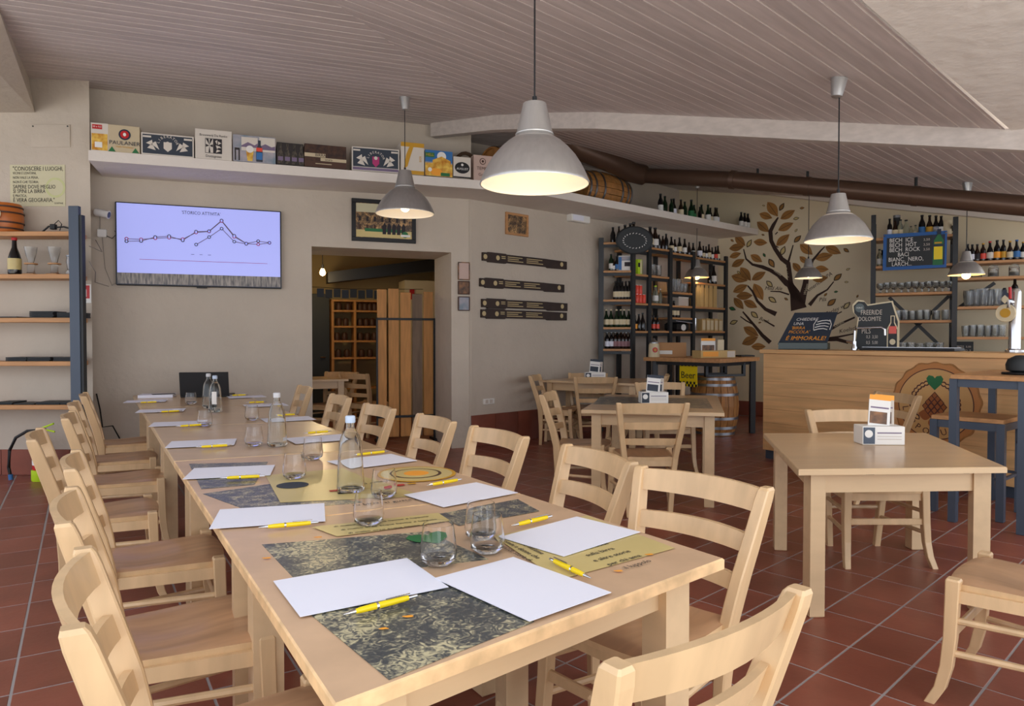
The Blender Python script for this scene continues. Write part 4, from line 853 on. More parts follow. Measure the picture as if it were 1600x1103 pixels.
for k, x in enumerate([4.66, 4.78]): RW(x, 2.191, .30 if k else .22, 'belly', 'dark_glass', 'white' if k else None, ('short' if k == 0 else 'tall white-labelled')+' dark bottle on the rack board behind the small lamp', 'bottles behind the small lamp')
for k, (x, h) in enumerate([(4.26, .36), (4.37, .36), (4.50, .37), (4.63, .36), (4.76, .36)]):
    t = thing('wooden_gift_box', ORD[k]+' tall wooden bottle case from the lamp cord on the rack', 'box', SG.at(x, -.44, 1.811), SG.rz, 'tall wooden bottle cases'); MB().box(-.054, .054, 0, .11, 0, h, .003).obj('case_body', 'wood_box', t); MB().box(-.044, .044, -.006, 0, .01, h-.01).obj('sliding_lid', 'wood_box', t)
t = thing('cocktail_shaker', 'shiny steel canister on the rack under the wooden cases', 'canister', SG.at(4.22, -.39, 1.431), SG.rz); MB().lathe([(0, 0), (.05, 0), (.055, .01), (.055, .18), (0, .18)], 18, cap=False).obj('canister_body', 'chrome', t, True); MB().lathe([(.057, .18), (.057, .20), (.02, .225), (0, .225)], 18, cap=False).obj('lid', 'chrome', t, True)
for k, x in enumerate([4.43, 4.56, 4.67, 4.80, 4.93]):
    t = thing('small_wooden_box', ORD[k]+' short wooden case beside the shiny canister', 'box', SG.at(x, -.44, 1.431), SG.rz, 'short wooden cases'); MB().box(-.05, .05, 0, .1, 0, .19+.01*(k % 2), .003).obj('case_body', 'wood_box', t); MB().box(-.040, .040, -.005, 0, .02, .17).obj('sliding_lid', 'cream', t)
t = thing('slate_disc', 'round black slate disc with chalk marks hung on the rack', 'sign', SG.at(2.545, -.50, 2.68), .12); t.scale = (1.22, 1.0, .90)
MB().lathe([(0, -.02), (.20, -.02), (.218, -.008), (.218, .008), (.20, .016), (0, .016)], 36, axis='y', cap=False).obj('disc', 'slate', t)
for k in range(22):
    a = 2*PI*k/22; o = MB().box(-.010, .010, -.026, -.0215, -.004, .004).obj('chalk_mark', 'white', t, loc=(.135*cos(a), 0, .115*sin(a)-.01)); o.rotation_euler = (0, -a*1.0+.8, 0)
# bottles on the ledge
for k, x in enumerate([3.133,3.285,3.405,3.510,3.652,3.80,3.93,4.055,4.169,4.264,4.401,4.52,4.615,4.71]):
    bottle(SG, x, -.52+.03*(k % 2), 3.07+.012*x+.004, [.29,.28,.25,.27,.27,.26,.30,.24,.22,.27,.28,.25,.26,.27][k], ['beer','beer','beer','belly','belly','beer','belly','beer','beer','belly','belly','belly','belly','belly'][k], ['dark_glass','green_glass','green_glass','dark_glass','brown_glass','green_glass','green_glass','green_glass'][k % 8], ['white',None,None,'paper','cream',None,'green','green',None,'cream','white','cream','white','paper'][k], ORD[k]+' bottle from the oak barrel on the plaster ledge', 'bottles on the plaster ledge')
for k, x in enumerate([5.42, 5.53, 5.64]): bottle(SG, x-.05, -.55, 3.135, .27, 'beer', 'dark_glass', 'white', ORD[k]+' white labelled bottle at the mural end of the plaster ledge', 'bottles at the ledge end')

# ------------------------------------------------------------------ high table with barrel before the rack
TQ = [(1.82, 9.74), (2.60, 8.80), (3.42, 9.72), (3.30, 10.95)]
hc = (2.84, 9.9); t = thing('high_table', 'high dark-legged table with thick wooden top in front of the rack', 'table', (hc[0], hc[1], 0), 0)
HZ = 1.055; MB().prism([(p[0]-hc[0], p[1]-hc[1]) for p in TQ], HZ-.05, HZ, .005).obj('tabletop', 'shelf_wood', t)
for p in ((1.98, 9.74), (3.33, 9.74), (3.22, 10.75)): MB().box(-.035, .035, -.035, .035, 0, HZ-.05, .004).obj('leg', 'steel_dark', t, loc=(p[0]-hc[0], p[1]-hc[1], 0))
for a, b in (((1.98, 9.74), (2.62, 8.95)), ((2.62, 8.95), (3.30, 9.75))): MB().seg((a[0]-hc[0], a[1]-hc[1], HZ-.075), (b[0]-hc[0], b[1]-hc[1], HZ-.075), .03, .05).obj('cross_bar', 'steel_dark', t)
barrel('upright oak barrel under the high table with bright hoops', .80, .325, (2.78, 9.66, 0), 0, True)
t = thing('barrel_stand', 'dark steel frame sitting on the upright barrel under the high table', 'stand', (2.80, 9.66, .801), .35)
for x in (-.30, .30):
    for y in (-.2, .2): MB().box(x-.02, x+.02, y-.02, y+.02, 0, .17).obj('post', 'steel_dark', t)
for y in (-.2, .2): MB().box(-.32, .32, y-.02, y+.02, .0, .03).obj('cross_bar', 'steel_dark', t); MB().box(-.32, .32, y-.02, y+.02, .15, .18).obj('cross_bar', 'steel_dark', t)
t = thing('beer_banner', 'yellow and black chequered beer banner hanging under the high table', 'banner', (2.36, 9.42, .67), -.95)
MB().box(-.15, .15, 0, .006, 0, .34).obj('cloth', 'yellow', t); text('Beer', .13, 'black', t, (0, -.004, .15), name='banner_lettering')
for j in (0, 1, 8, 9):
    for i in range(10):
        if (i+j) % 2: MB().box(-.15+i*.03, -.12+i*.03, -.003, -.001, j*.034, j*.034+.034).obj('check_square', 'black', t)
t = thing('cardboard_box', 'open brown cardboard box on the high table', 'box', (2.24, 9.86, HZ+.001), -.10)
MB().box(-.20, .18, -.12, .14, 0, .20, .003).obj('box_body', 'cardboard', t); MB().box(-.20, -.01, -.125, -.12, .04, .09).obj('paper_label', 'white', t)
o = MB().box(.181, .30, -.10, .12, -.004, .0).obj('flap', 'cardboard', t, loc=(0, 0, .17)); o.rotation_euler = (0, .7, 0); MB().box(-.02, -.014, -.124, -.119, .09, .2).obj('seam_tape', 'shelf_wood', t)
t = thing('beer_stein', 'cream stoneware jar with lid and red crest beside the cardboard box', 'jar', (1.96, 9.72, HZ+.001), 0)
MB().lathe([(0, 0), (.075, 0), (.078, .01), (.072, .17), (.06, .19), (0, .19)], 22, cap=False).obj('jar_body', 'cream', t, True); MB().lathe([(.064, .19), (.064, .205), (.02, .235), (.012, .26), (0, .262)], 18, cap=False).obj('lid', 'hoop', t, True); disc(t, .0, .10, .036, 'red', -.082, 'crest'); disc(t, 0, .10, .018, 'gold', -.085, 'crest')
t = thing('leaflet_crate', 'wooden crate with leaflets on the high table', 'crate', (2.68, 9.35, HZ+.001), .35)
for q in ((-.27, .27, -.10, -.085), (-.27, .27, .085, .10)): MB().box(*q, 0, .10, .003).obj('crate_slat', 'wood_box', t)
for x in (-.27, .255): MB().box(x, x+.015, -.085, .085, 0, .10).obj('crate_slat', 'wood_box', t)
panel(t, -.24, .0, .02, .085, 'orange', -.102); panel(t, .14, .26, .01, .09, 'box_white', -.103)
o = MB().box(-.20, .02, -.004, .004, .02, .26).obj('leaflet', 'white', t, loc=(0, .0, 0)); MB().box(-.185, .005, -.006, -.004, .09, .17).obj('leaflet_photo', 'photo_brown', t); MB().box(-.20, .02, -.006, -.004, .225, .26).obj('leaflet_band', 'orange', t)
MB().box(.06, .16, -.004, .004, .02, .24).obj('leaflet', 'cream', t)
t = thing('black_tray', 'flat black tray at the corner of the high table', 'tray', (3.30, 10.0, HZ+.001), .4); MB().box(-.12, .12, -.08, .08, 0, .02, .004).obj('tray_body', 'black', t); MB().box(-.10, .10, -.06, .06, .0202, .023).obj('tray_mat', 'slate', t)

# ------------------------------------------------------------------ painted tree on the far wall
tree = thing('tree_mural', 'big painted tree with ochre leaves on the far wall', 'mural', MU.at(0, 0, 0), MU.rz)
def leafpts(x0, z0, x1, z1, wf):
    d = Vector((x1-x0, z1-z0)); L = d.length; d /= L; n = Vector((-d.y, d.x)); P = []
    for k in range(13):
        q = k/12; P.append((q, wf*L*sin(PI*q**.9)*.5))
    a = [Vector((x0, z0))+d*(q*L)+n*w for q, w in P]+[Vector((x0, z0))+d*(q*L)-n*w for q, w in P[-2:0:-1]]
    return [tuple(v) for v in a], d, n, L
LEAF= [(0.843,3.581,1.015,3.321),(0.71,3.402,0.925,3.303),(1.057,3.276,1.289,3.397),(0.673,3.27,0.874,3.08),(1.022,3.093,1.265,3.194),(0.992,2.842,1.205,3.015),(0.616,2.94,0.849,2.902),(0.297,3.059,0.478,2.883),(0.196,2.856,0.456,2.879),(0.203,2.71,0.406,2.765),(0.244,2.546,0.468,2.658),(0.568,2.725,0.765,2.589),(0.394,2.525,0.576,2.286),(0.239,2.387,0.521,2.289),(0.59,2.299,0.825,2.423),(0.27,2.107,0.522,2.22),(0.626,2.237,0.783,1.95),(0.327,2.035,0.611,2.038),(0.285,2.009,0.455,1.809),(0.454,1.953,0.689,1.831),(1.369,2.838,1.566,2.653),(1.757,2.768,1.99,2.64),(1.604,2.585,1.871,2.631),(1.593,2.43,1.813,2.404),(1.57,2.25,1.802,2.277),(1.366,2.641,1.493,2.515),(1.26,2.543,1.394,2.377),(0.457,1.505,0.715,1.353),(0.431,1.215,0.707,1.339),(0.59,1.174,0.835,1.176)]
SMALL= [(1.038,3.412,1.115,3.536),(1.259,3.255,1.356,3.264),(1.36,3.415,1.435,3.42),(1.286,3.042,1.329,3.091),(1.275,2.872,1.388,2.98),(1.07,2.676,1.134,2.83),(0.872,2.636,0.966,2.482),(0.835,2.274,0.942,2.161),(0.777,2.737,0.818,2.667),(0.503,2.854,0.585,2.984),(0.221,3.015,0.278,2.969),(0.338,2.465,0.395,2.406),(2.025,2.721,2.107,2.651),(2.063,2.377,2.126,2.403),(1.887,2.221,2.005,2.329),(2.041,2.193,2.105,2.19),(1.744,1.983,1.792,2.033),(1.889,2.042,1.955,2.052),(1.794,1.827,1.925,1.938),(2.034,1.77,2.126,1.881),(2.219,1.941,2.246,1.99),(0.872,2.002,1.005,1.903),(1.128,1.979,1.193,1.937),(0.58,1.765,0.704,1.653),(0.705,1.571,0.759,1.584),(0.216,1.564,0.358,1.617),(0.2,1.844,0.323,1.799),(1.797,1.48,1.857,1.53),(1.699,1.623,1.742,1.7),(0.758,3.537,0.806,3.518),(0.748,3.051,0.802,3.033)]
BRANCH=[ [(1.36,1.787,0.203),(1.295,2.053,0.123),(1.217,2.188,0.086),(1.165,2.217,0.075),(1.033,2.357,0.055),(0.9,2.445,0.047),(0.766,2.508,0.047),(0.602,2.559,0.031),(0.491,2.662,0.022),(0.448,2.83,0.013)],[(1.321,1.946,0.122),(1.229,2.214,0.062),(1.202,2.428,0.058),(1.188,2.535,0.062),(1.083,2.621,0.054),(0.977,2.789,0.051),(0.91,2.929,0.051),(0.895,3.092,0.055),(0.947,3.194,0.047),(1.02,3.307,0.017)],[(1.188,2.561,0.029),(1.225,2.691,0.021),(1.263,2.833,0.01)],[(1.398,1.891,0.101),(1.458,2.177,0.072),(1.482,2.359,0.06),(1.567,2.562,0.032),(1.689,2.709,0.02),(1.749,2.768,0.012)],[(1.524,1.848,0.048),(1.646,2,0.028),(1.792,2.084,0.019),(1.887,2.208,0.01)],[(1.205,2.03,0.021),(1.061,2.083,0.017),(0.903,2.095,0.011)],[(0.999,1.715,0.063),(0.825,1.8,0.043),(0.688,1.94,0.035),(0.605,2.107,0.026),(0.522,2.207,0.018)],[(0.909,1.244,0.055),(0.774,1.366,0.047),(0.664,1.503,0.035),(0.525,1.67,0.027),(0.441,1.768,0.018)],[(0.651,1.531,0.017),(0.498,1.615,0.018),(0.4,1.686,0.013)],[(1.701,1.299,0.059),(1.822,1.441,0.035),(1.988,1.542,0.027),(2.198,1.64,0.022)],[(1.725,1.39,0.031),(1.796,1.57,0.023),(1.916,1.683,0.015),(2.01,1.732,0.008)],[(1.726,1.299,0.039),(1.967,1.338,0.023),(2.201,1.388,0.015)],[(1.726,1.286,0.039),(1.943,1.299,0.046),(2.109,1.249,0.037)],[(1.603,1.234,0.119),(1.701,1.312,0.078),(1.749,1.415,0.039)],[(0.975,3.031,0.013),(1.014,3.067,0.008)],[(0.923,2.874,0.013),(1.029,2.812,0.008)],[(0.974,1.514,0.021),(0.88,1.569,0.017),(0.799,1.624,0.011)] ]
for x0, z0, x1, z1 in LEAF:
    P, d, n, L = leafpts(x0, z0, x1, z1, .50); o = MB().vprism(P, -.004, -.0005).obj('leaf', 'leaf_paint', tree)
    a = Vector((x0, z0))+d*L*.1; b = Vector((x0, z0))+d*L*.92; w = n*.003
    MB().vprism([tuple(a-w), tuple(b-w), tuple(b+w), tuple(a+w)], -.006, -.004).obj('leaf_vein', 'brown', o)
for k, (x0, z0, x1, z1) in enumerate(SMALL):
    P, d, n, L = leafpts(x0, z0, x1, z1, .52); o = MB().vprism(P, -.004, -.0005).obj('leaf', 'leaf_dark', tree)
    P2, *_ = leafpts(x0+d.x*L*.14, z0+d.y*L*.14, x1-d.x*L*.14, z1-d.y*L*.14, .44); MB().vprism(P2, -.006, -.004).obj('leaf_centre', 'green' if k % 9 == 8 else 'map_print' if k % 2 else 'leaf_paint', o)
for b in BRANCH:
    V = [Vector((p[0], p[1])) for p in b]; lft = []; rgt = []
    for i, p in enumerate(V):
        d = (V[min(i+1, len(V)-1)]-V[max(i-1, 0)]).normalized(); n = Vector((-d.y, d.x))*max(b[i][2]*.62, .008); lft.append(p+n); rgt.append(p-n)
    m = MB()
    for i in range(len(V)-1): m.vprism([tuple(q) for q in (rgt[i], rgt[i+1], lft[i+1], lft[i])], -.005, -.0004)
    m.obj('branch', 'trunk_paint', tree)
for w, x, z, r in (('Mild Ale', .95, 2.14, .05), ('American IPA', 1.66, 2.20, -.62), ('Pils', 1.72, 1.93, -.1), ('Bock', .80, 1.62, .4), ('Barley wine', 1.95, 1.78, -.45), ('Koelsch', 2.10, 1.45, -.25), ('Stout', 1.66, 1.60, -1.1)):
    o = text(w, .085, 'trunk_paint', tree, (x, -.003, z), shear=.3); o.rotation_euler = (PI/2, r, 0)
for w, x, z, r in (('Saison', 1.02, 2.40, .70), ('Tripel', .96, 2.70, .95), ('Dubbel', 1.16, 2.40, 1.35), ('Weizen', 1.47, 2.10, -1.35), ('Lambic', 1.97, 1.54, -.5)):
    o = text(w, .058, 'mural_wall', tree, (x, -.0065, z), shear=.3); o.rotation_euler = (PI/2, r, 0)
# ------------------------------------------------------------------ bar counter with carved emblem
bar = thing('bar_counter', 'long wooden bar counter with a round carved hop emblem', 'bar counter', BAR.at(0, 0, 0), BAR.rz)
MB().box(0, 4.2, .05, .62, 0, .10).obj('plinth', 'steel_blue', bar)
for k in range(7):
    z0 = .10+k*.15; MB().box(0, 4.2, 0, .03, z0+.0006, z0+.1494, .0012).obj('front_plank', 'bar_wood', bar)
MB().box(0.0, .03, .031, .65, .10, 1.15).obj('end_panel', 'bar_wood', bar); MB().box(.03, 4.2, .60, .64, .10, 1.15).obj('back_panel', 'bar_wood', bar)
MB().box(-.03, 4.23, -.03, .68, 1.152, 1.195, .004).obj('worktop', 'bar_wood', bar)
def bdisc(r0, r1, x, z, mat, y, nm, n=60, a0=0, a1=2*PI, wav=0.0):
    P = [(x+(r1+wav*sin(a*17)+wav*.6*sin(a*7))*cos(a), z+(r1+wav*sin(a*17)+wav*.6*sin(a*7))*sin(a)) for a in [a0+(a1-a0)*k/n for k in range(n+1)]]
    if r0 > 0:
        Q = [(x+r0*cos(a), z+r0*sin(a)) for a in [a0+(a1-a0)*k/n for k in range(n+1)]]; m = MB()
        for k in range(n): m.vprism([Q[k], P[k], P[k+1], Q[k+1]], y, y+.0015)
        return m.obj(nm, mat, em)
    return MB().vprism(P[:-1], y, y+.0015).obj(nm, mat, em)
em = link('emblem', None, bar); ex, ez = 1.76, .70
em = MB().vprism([(ex+(.415+.008*sin(a*17)+.006*sin(a*7))*cos(a), ez+(.415+.008*sin(a*17)+.006*sin(a*7))*sin(a)) for a in [2*PI*k/90 for k in range(90)]], -.004, 0).obj('emblem', 'oak', bar) if not bpy.data.objects.remove(em) else None
M('emblem_orange', (196, 132, 72), 0.5); M('emblem_field', (212, 166, 104), 0.5); M('emblem_line', (84, 46, 40), 0.6); M('emblem_hop', (160, 94, 48), 0.6)
bdisc(0, .400, ex, ez, 'emblem_orange', -.006, 'emblem_band', 90, wav=.006); bdisc(0, .352, ex, ez, 'emblem_line', -.0075, 'emblem_ring'); bdisc(0, .343, ex, ez, 'emblem_field', -.009, 'emblem_ground')
for s in (-1, 1):
    for k in range(11):
        a = PI/2+s*(.38+k*.19); r = .215; x, z = ex+r*cos(a), ez+r*sin(a); P, *_ = leafpts(x-.035*cos(a+PI/2), z-.035*sin(a+PI/2), x+.035*cos(a+PI/2), z+.035*sin(a+PI/2), .75)
        MB().vprism(P, -.0105, -.009).obj('wreath_leaf', 'emblem_line', em); P, *_ = leafpts(x-.022*cos(a+PI/2), z-.022*sin(a+PI/2), x+.022*cos(a+PI/2), z+.022*sin(a+PI/2), .6); MB().vprism(P, -.012, -.0105).obj('wreath_leaf', 'emblem_field', em)
MB().vprism([(ex+p[0]*1.25, ez+.225+p[1]*1.25) for p in hp], -.014, -.009).obj('emblem_heart', 'green', em)
for j, (zz, n, w) in enumerate(((.085, 1, .0), (.052, 2, .036), (.015, 3, .038), (-.025, 4, .037), (-.065, 3, .039), (-.10, 2, .04))):
    for i in range(n):
        x = ex+(i-(n-1)/2)*w*1.55; z = ez+zz; pts = [(x, z+.036), (x+.031, z), (x, z-.040), (x-.031, z)]
        MB().vprism(pts, -.0115-.0004*j, -.009).obj('hop_scale', 'emblem_line', em); MB().vprism([(x+(p[0]-x)*.74, z+(p[1]-z)*.74) for p in pts], -.0132-.0004*j, -.0115).obj('hop_scale', 'emblem_hop', em)
for dx, rz in ((-.055, 2.9), (.02, -1.45)):
    P, *_ = leafpts(ex-.01+dx*.3, ez-.12, ex-.01+dx*.3+.13*cos(rz), ez-.135+.13*sin(rz), .85); MB().vprism(P, -.0105, -.009).obj('hop_leaf', 'emblem_hop', em)
for ch_, deg in zip('LUPPOLUPAL', (192, 207, 222, 237, 254, 271, 288, 304, 322, 345)):
    a = math.radians(deg); o = text(ch_, .088, 'emblem_line', em, (ex+.285*cos(a), -.0105, ez+.285*sin(a)), name='emblem_letter'); o.rotation_euler = (PI/2, -(a+PI/2), 0)

em.scale = (.90, 1, .90); em.location = (ex*.10+.01, 0, ez*.10+.035)
# things standing on the bar
CT = 1.196
t = thing('tilted_sign', 'dark tilted sign with white and orange Italian lettering on the bar end', 'sign', BAR.at(.27, .34, CT), BAR.rz+.42); t.scale = (.80, .80, .88)
MB().box(-.32, .30, -.10, .16, 0, .085, .004).obj('sign_base', 'green', t).data.materials[0] = MATS['green_glass']
sp_ = MB().add([(-.33, -.10, .06), (.29, -.10, .06), (.39, .18, .46), (-.16, .18, .46), (-.33, -.085, .06), (.29, -.085, .06), (.39, .195, .46), (-.16, .195, .46)], [(0,1,2,3),(7,6,5,4),(0,4,5,1),(1,5,6,2),(2,6,7,3),(3,7,4,0)]).obj('sign_panel', 'slate', t)
sp_.data.materials[0] = MATS['navy_print']; tx = -math.atan2(.28, .40)
def stext(b, size, mat, x, q, sx=1.0):
    y, z = -.10+.28*q-.004, .06+.40*q; o = text(b, size, mat, t, (x, y, z), align='LEFT', shear=.25, sx=sx); o.rotation_euler = (PI/2+tx, 0, 0); return o
stext('CHIEDERE', .062, 'white', -.13, .78); stext('UNA', .062, 'white', -.16, .645); stext("'BIRRA", .062, 'orange', -.18, .51); stext("PICCOLA'", .062, 'orange', -.21, .385); stext('È IMMORALE!', .086, 'orange', -.24, .19)
for k in range(4):
    q = .44+k*.085; o = MB().tube([(-.09, 0, 0), (-.03, 0, .02), (.03, 0, .025), (.08, 0, .01)], .006, 6).obj('chalk_fist', 'white', t, loc=(.20+.012*k, -.10+.28*q-.006, .06+.40*q)); o.rotation_euler = (tx, 0, 0)
for k in range(2):
    o = MB().tube([(-.10+.2*k, 0, -.06), (-.105+.22*k, 0, .02), (-.07+.16*k, 0, .09)], .005, 6).obj('chalk_fist', 'white', t, loc=(.21, -.10+.28*.58-.006, .06+.40*.58)); o.rotation_euler = (tx, 0, 0)
t = thing('chalkboard_sign', 'chalkboard with pale rim and printed bottle standing behind the bar tap', 'sign', BAR.at(.90, .58, CT), BAR.rz+.55); t.scale = (.78, .78, .84)
out = [(-.24, 0), (.30, .01), (.30, .35), (.235, .55), (.22, .60), (-.08, .56), (-.12, .61), (-.20, .62), (-.26, .56), (-.25, .47), (-.19, .40)]
MB().vprism(out, 0, .02).obj('board_rim', 'cream', t); MB().vprism([(x*.93, .012+z*.95) for x, z in out], -.003, 0).obj('chalk_surface', 'slate', t)
MB().vprism([(.155, .02), (.285, .02), (.285, .26), (.245, .34), (.245, .42), (.195, .42), (.195, .34), (.155, .26)], -.008, -.003).obj('bottle_outline', 'cream', t); MB().vprism([(.168, .03), (.272, .03), (.272, .25), (.235, .33), (.235, .41), (.205, .41), (.205, .33), (.168, .25)], -.010, -.008).obj('printed_bottle', 'black', t)
panel(t, .176, .264, .20, .29, 'red_can', -.012); disc(t, .22, .10, .035, 'cream', -.012); disc(t, -.17, .52, .055, 'green_glass', -.006, 'round_badge'); text('FORST', .025, 'white', t, (-.17, -.009, .52))
for b, x, z, s in (('FREERIDE', -.0, .46, .085), ('DOLOMITE', -.02, .38, .075), ('PILS', -.06, .23, .09), ('0,3  3,50', .01, .16, .055), ('0,5  5,00', .01, .09, .055)): text(b, s, 'rough_panel', t, (x-.03, -.006, z), sx=.72, name='chalk_lettering')
t = thing('bar_tap', 'bent chrome water tap in front of the chalkboard', 'tap', BAR.at(.82, .36, CT), BAR.rz)
MB().tube([(0, 0, 0), (0, 0, .20), (.03, 0, .225), (.28, 0, .23), (.31, 0, .21), (.31, 0, .15)], .011, 10).obj('spout', 'chrome', t, True); MB().lathe([(.03, 0), (.03, .02), (.02, .05), (.02, .09)], 14).obj('tap_base', 'chrome', t, True); MB().tube([(0, 0, .07), (-.08, 0, .09)], .014, 8).obj('lever', 'chrome', t, True)
t = thing('sink_tray', 'long low dark drip tray on the back of the bar', 'tray', BAR.at(1.30, .50, CT), BAR.rz); MB().box(-.45, .45, -.10, .10, 0, .03, .005).obj('tray_body', 'steel_dark', t); MB().box(-.43, .43, -.085, .085, .0302, .033).obj('grid', 'chrome', t)
t = thing('beer_tower', 'chrome beer tap column with round badge at the right end of the bar', 'beer tap', BAR.at(2.22, .42, CT), BAR.rz)
MB().lathe([(.07, 0), (.07, .02), (.045, .03), (.045, .52), (.03, .55), (0, .55)], 22).obj('column', 'chrome', t, True); MB().tube([(0, -.04, .44), (0, -.13, .44), (0, -.14, .38)], .014, 8).obj('spout', 'chrome', t, True); MB().lathe([(0, -.012), (.075, -.012), (.08, 0), (0, 0)], 24, c=(-.05, -.05, .34), axis='y').obj('badge', 'cream', t); MB().lathe([(0, -.004), (.04, -.004), (.04, 0), (0, 0)], 20, c=(-.05, -.063, .34), axis='y').obj('badge_centre', 'gold', t); MB().tube([(0, -.10, .46), (0, -.11, .56)], .012, 8).obj('tap_handle', 'red', t, True)

# ------------------------------------------------------------------ shelving behind the bar
bs = thing('back_bar_shelving', 'dark steel shelving with wooden boards of bottles and glasses behind the bar', 'shelving', BB.at(0, 0, 0), BB.rz)
for tt, h, y in ((0, 3.02, 0), (.965, 2.92, 0), (0.0, 2.95, .40), (.965, 2.86, .40), (1.93, 2.30, 0), (1.93, 2.3, .40)): MB().box(tt-.03, tt+.03, y-.02, y+.02, 0, h, .004).obj('post', 'steel_dark', bs)
for tt in (0, .965):
    for z in (2.83, 2.66, 2.28, 1.90, 1.52): MB().box(tt-.02, tt+.02, .02, .38, z-.06, z-.005).obj('bracket', 'steel_dark', bs)
SB = [(.032, .935, 2.70), (.032, .935, 2.315), (.032, .935, 1.94), (.032, .935, 1.56), (.997, 1.90, 2.325), (.997, 1.90, 2.115), (.997, 1.90, 1.735), (.997, 1.90, 1.335)]
for a, e, z in SB: MB().box(a, e, .0, .39, z-.035, z, .003).obj('shelf_board', 'shelf_wood', bs)
MB().box(.032, 1.90, -.02, .42, 1.06, 1.10, .004).obj('back_counter', 'black', bs); MB().box(.032, 1.90, .02, .40, 0, 1.06).obj('cabinet_body', 'steel_dark', bs)
for a, b in (((.20, 1.90), (.93, 1.10)), ((.20, 1.10), (.93, 1.90)), ((1.0, 1.70), (1.45, 2.06))): MB().seg((a[0], .41, a[1]), (b[0], .41, b[1]), .012, .045).obj('diagonal_brace', 'steel_dark', bs)
B = lambda x, z, h, kd, bm, lm, lab, grp, off=.12, cap='black': bottle(BB, x, off, z, h, kd, bm, lm, lab, grp, cap)
names = ['white-labelled dark', 'dark', 'pale clear', 'square clear', 'short clear', 'squat clear', 'blue-labelled', 'yellow-labelled', 'white and blue labelled', 'slim dark']
for k, (x, h, kd, bm, lm) in enumerate([(.197,.27,'wine','dark_glass','paper'),(.266,.25,'belly','brown_glass','cream'),(.328,.25,'beer','clear_bottle','cream'),(.396,.24,'stub','clear_bottle',None),(.455,.15,'stub','clear_bottle',None),(.51,.16,'stub','clear_bottle','cream'),(.585,.29,'beer','dark_glass','blue_label'),(.674,.28,'belly','brown_glass','gold'),(.748,.27,'belly','dark_glass','landscape'),(.808,.26,'beer','dark_glass','white')]):
    B(x, 2.70, h, kd, bm, lm, names[k]+' bottle on the top board above the blue blackboard', 'bottles above the blue blackboard')
t = thing('gift_tube', 'dark tall gift tube behind the bottles above the blue blackboard', 'box', BB.at(.285, .28, 2.701), BB.rz); MB().lathe([(0, 0), (.045, 0), (.045, .33), (0, .33)], 16, cap=False).obj('tube_body', 'slate', t); MB().lathe([(.047, .30), (.047, .335), (0, .336)], 16, cap=False).obj('lid', 'hoop', t)
t = thing('stoneware_mug', 'cream stoneware mug beside a rack post on the top board', 'mug', BB.at(.875, .13, 2.701), BB.rz); MB().lathe([(0, 0), (.055, 0), (.058, .01), (.052, .19), (.046, .19), (.048, .02), (0, .02)], 20, cap=False).obj('mug_body', 'cream', t, True); MB().tube([(.05, 0, .03), (.09, 0, .06), (.09, 0, .14), (.05, 0, .16)], .008, 8).obj('handle', 'cream', t, True)
for k, x in enumerate([.075, .11]): B(x, 2.315, .24, 'beer', 'clear_bottle' if k == 0 else 'dark_glass', 'white', ('clear' if k == 0 else 'dark')+' bottle half hidden by the blue frame of the blackboard', 'bottles beside the blue blackboard', .10+.12*k)
t = thing('menu_blackboard', 'blue framed blackboard with chalk drinks list and printed green bottle', 'sign', BB.at(.495, -.045, 2.495), BB.rz)
MB().vprism([(-.378, -.25), (.368, -.24), (.374, .244), (-.372, .244)], 0, .02).obj('board_frame', 'blue', t); MB().vprism([(-.335, -.205), (.20, -.20), (.205, .20), (-.33, .19)], -.003, 0).obj('chalk_surface', 'slate', t); MB().vprism([(.20, -.20), (.345, -.20), (.35, .20), (.205, .20)], -.002, 0).obj('printed_ground', 'dark_blue', t)
MB().vprism([(.21, -.205), (.325, -.205), (.335, .12), (.30, .19), (.30, .27), (.265, .27), (.262, .19), (.222, .12)], -.007, -.002).obj('printed_bottle', 'green', t); panel(t, .224, .322, -.13, .045, 'yellow', -.009); panel(t, .215, .33, .04, .07, 'dark_blue', -.0105); panel(t, .23, .315, .08, .10, 'gold', -.009); panel(t, .26, .305, .20, .272, 'dark_blue', -.009)
for b, z, x in (('BECH  ICE', .150, -.30), ('BECH  HOT', .085, -.30), ('BECH  ROCK', .020, -.30), ('BACI', -.045, -.20), ('BIANC.  NERO,', -.110, -.31), ('LARCH...', -.172, -.27)): text(b, .078, 'white', t, (x, -.006, z), align='LEFT', sx=.80, name='chalk_lettering')
for z in (.150, .085, .020): text('3,50', .045, 'rough_panel', t, (.14, -.006, z-.01), name='chalk_lettering')
for s in (-.36, .36): MB().lathe([(0, -.008), (.010, -.008), (.012, 0)], 12, c=(s, 0, .22), axis='y').obj('mounting_screw', 'chrome', t)
def rows(xs, z, h, kd, where, grp, offs=(.10, .22)):
    for r, off in enumerate(offs):
        for k, x in enumerate(xs): glass(BB, x+.012*r, off, z, h*(1+.06*((k*7+r) % 3-1)), kd, ORD[k]+' '+{'goblet': 'stemmed glass', 'mug': 'glass mug', 'pint': 'beer glass'}[kd]+' in the '+('front' if r == 0 else 'back')+' row '+where, grp)
rows([.087,.166,.251,.345,.427,.51,.59,.67,.75,.83,.90], 1.94, .145, 'goblet', 'on the glass board under the blue blackboard', 'stemmed glasses under the blackboard')
rows([.216,.309,.389,.480,.570,.648,.76,.87], 1.56, .135, 'mug', 'on the middle glass board behind the chalkboard', 'mugs on the middle board')
rows([.26,.37,.47,.58,.69,.80], 1.10, .15, 'mug', 'on the black back counter', 'mugs on the back counter')
rows([1.137,1.21,1.285,1.36,1.435], 1.735, .22, 'pint', 'on the board before the blue flask', 'tall glasses beside the flask')
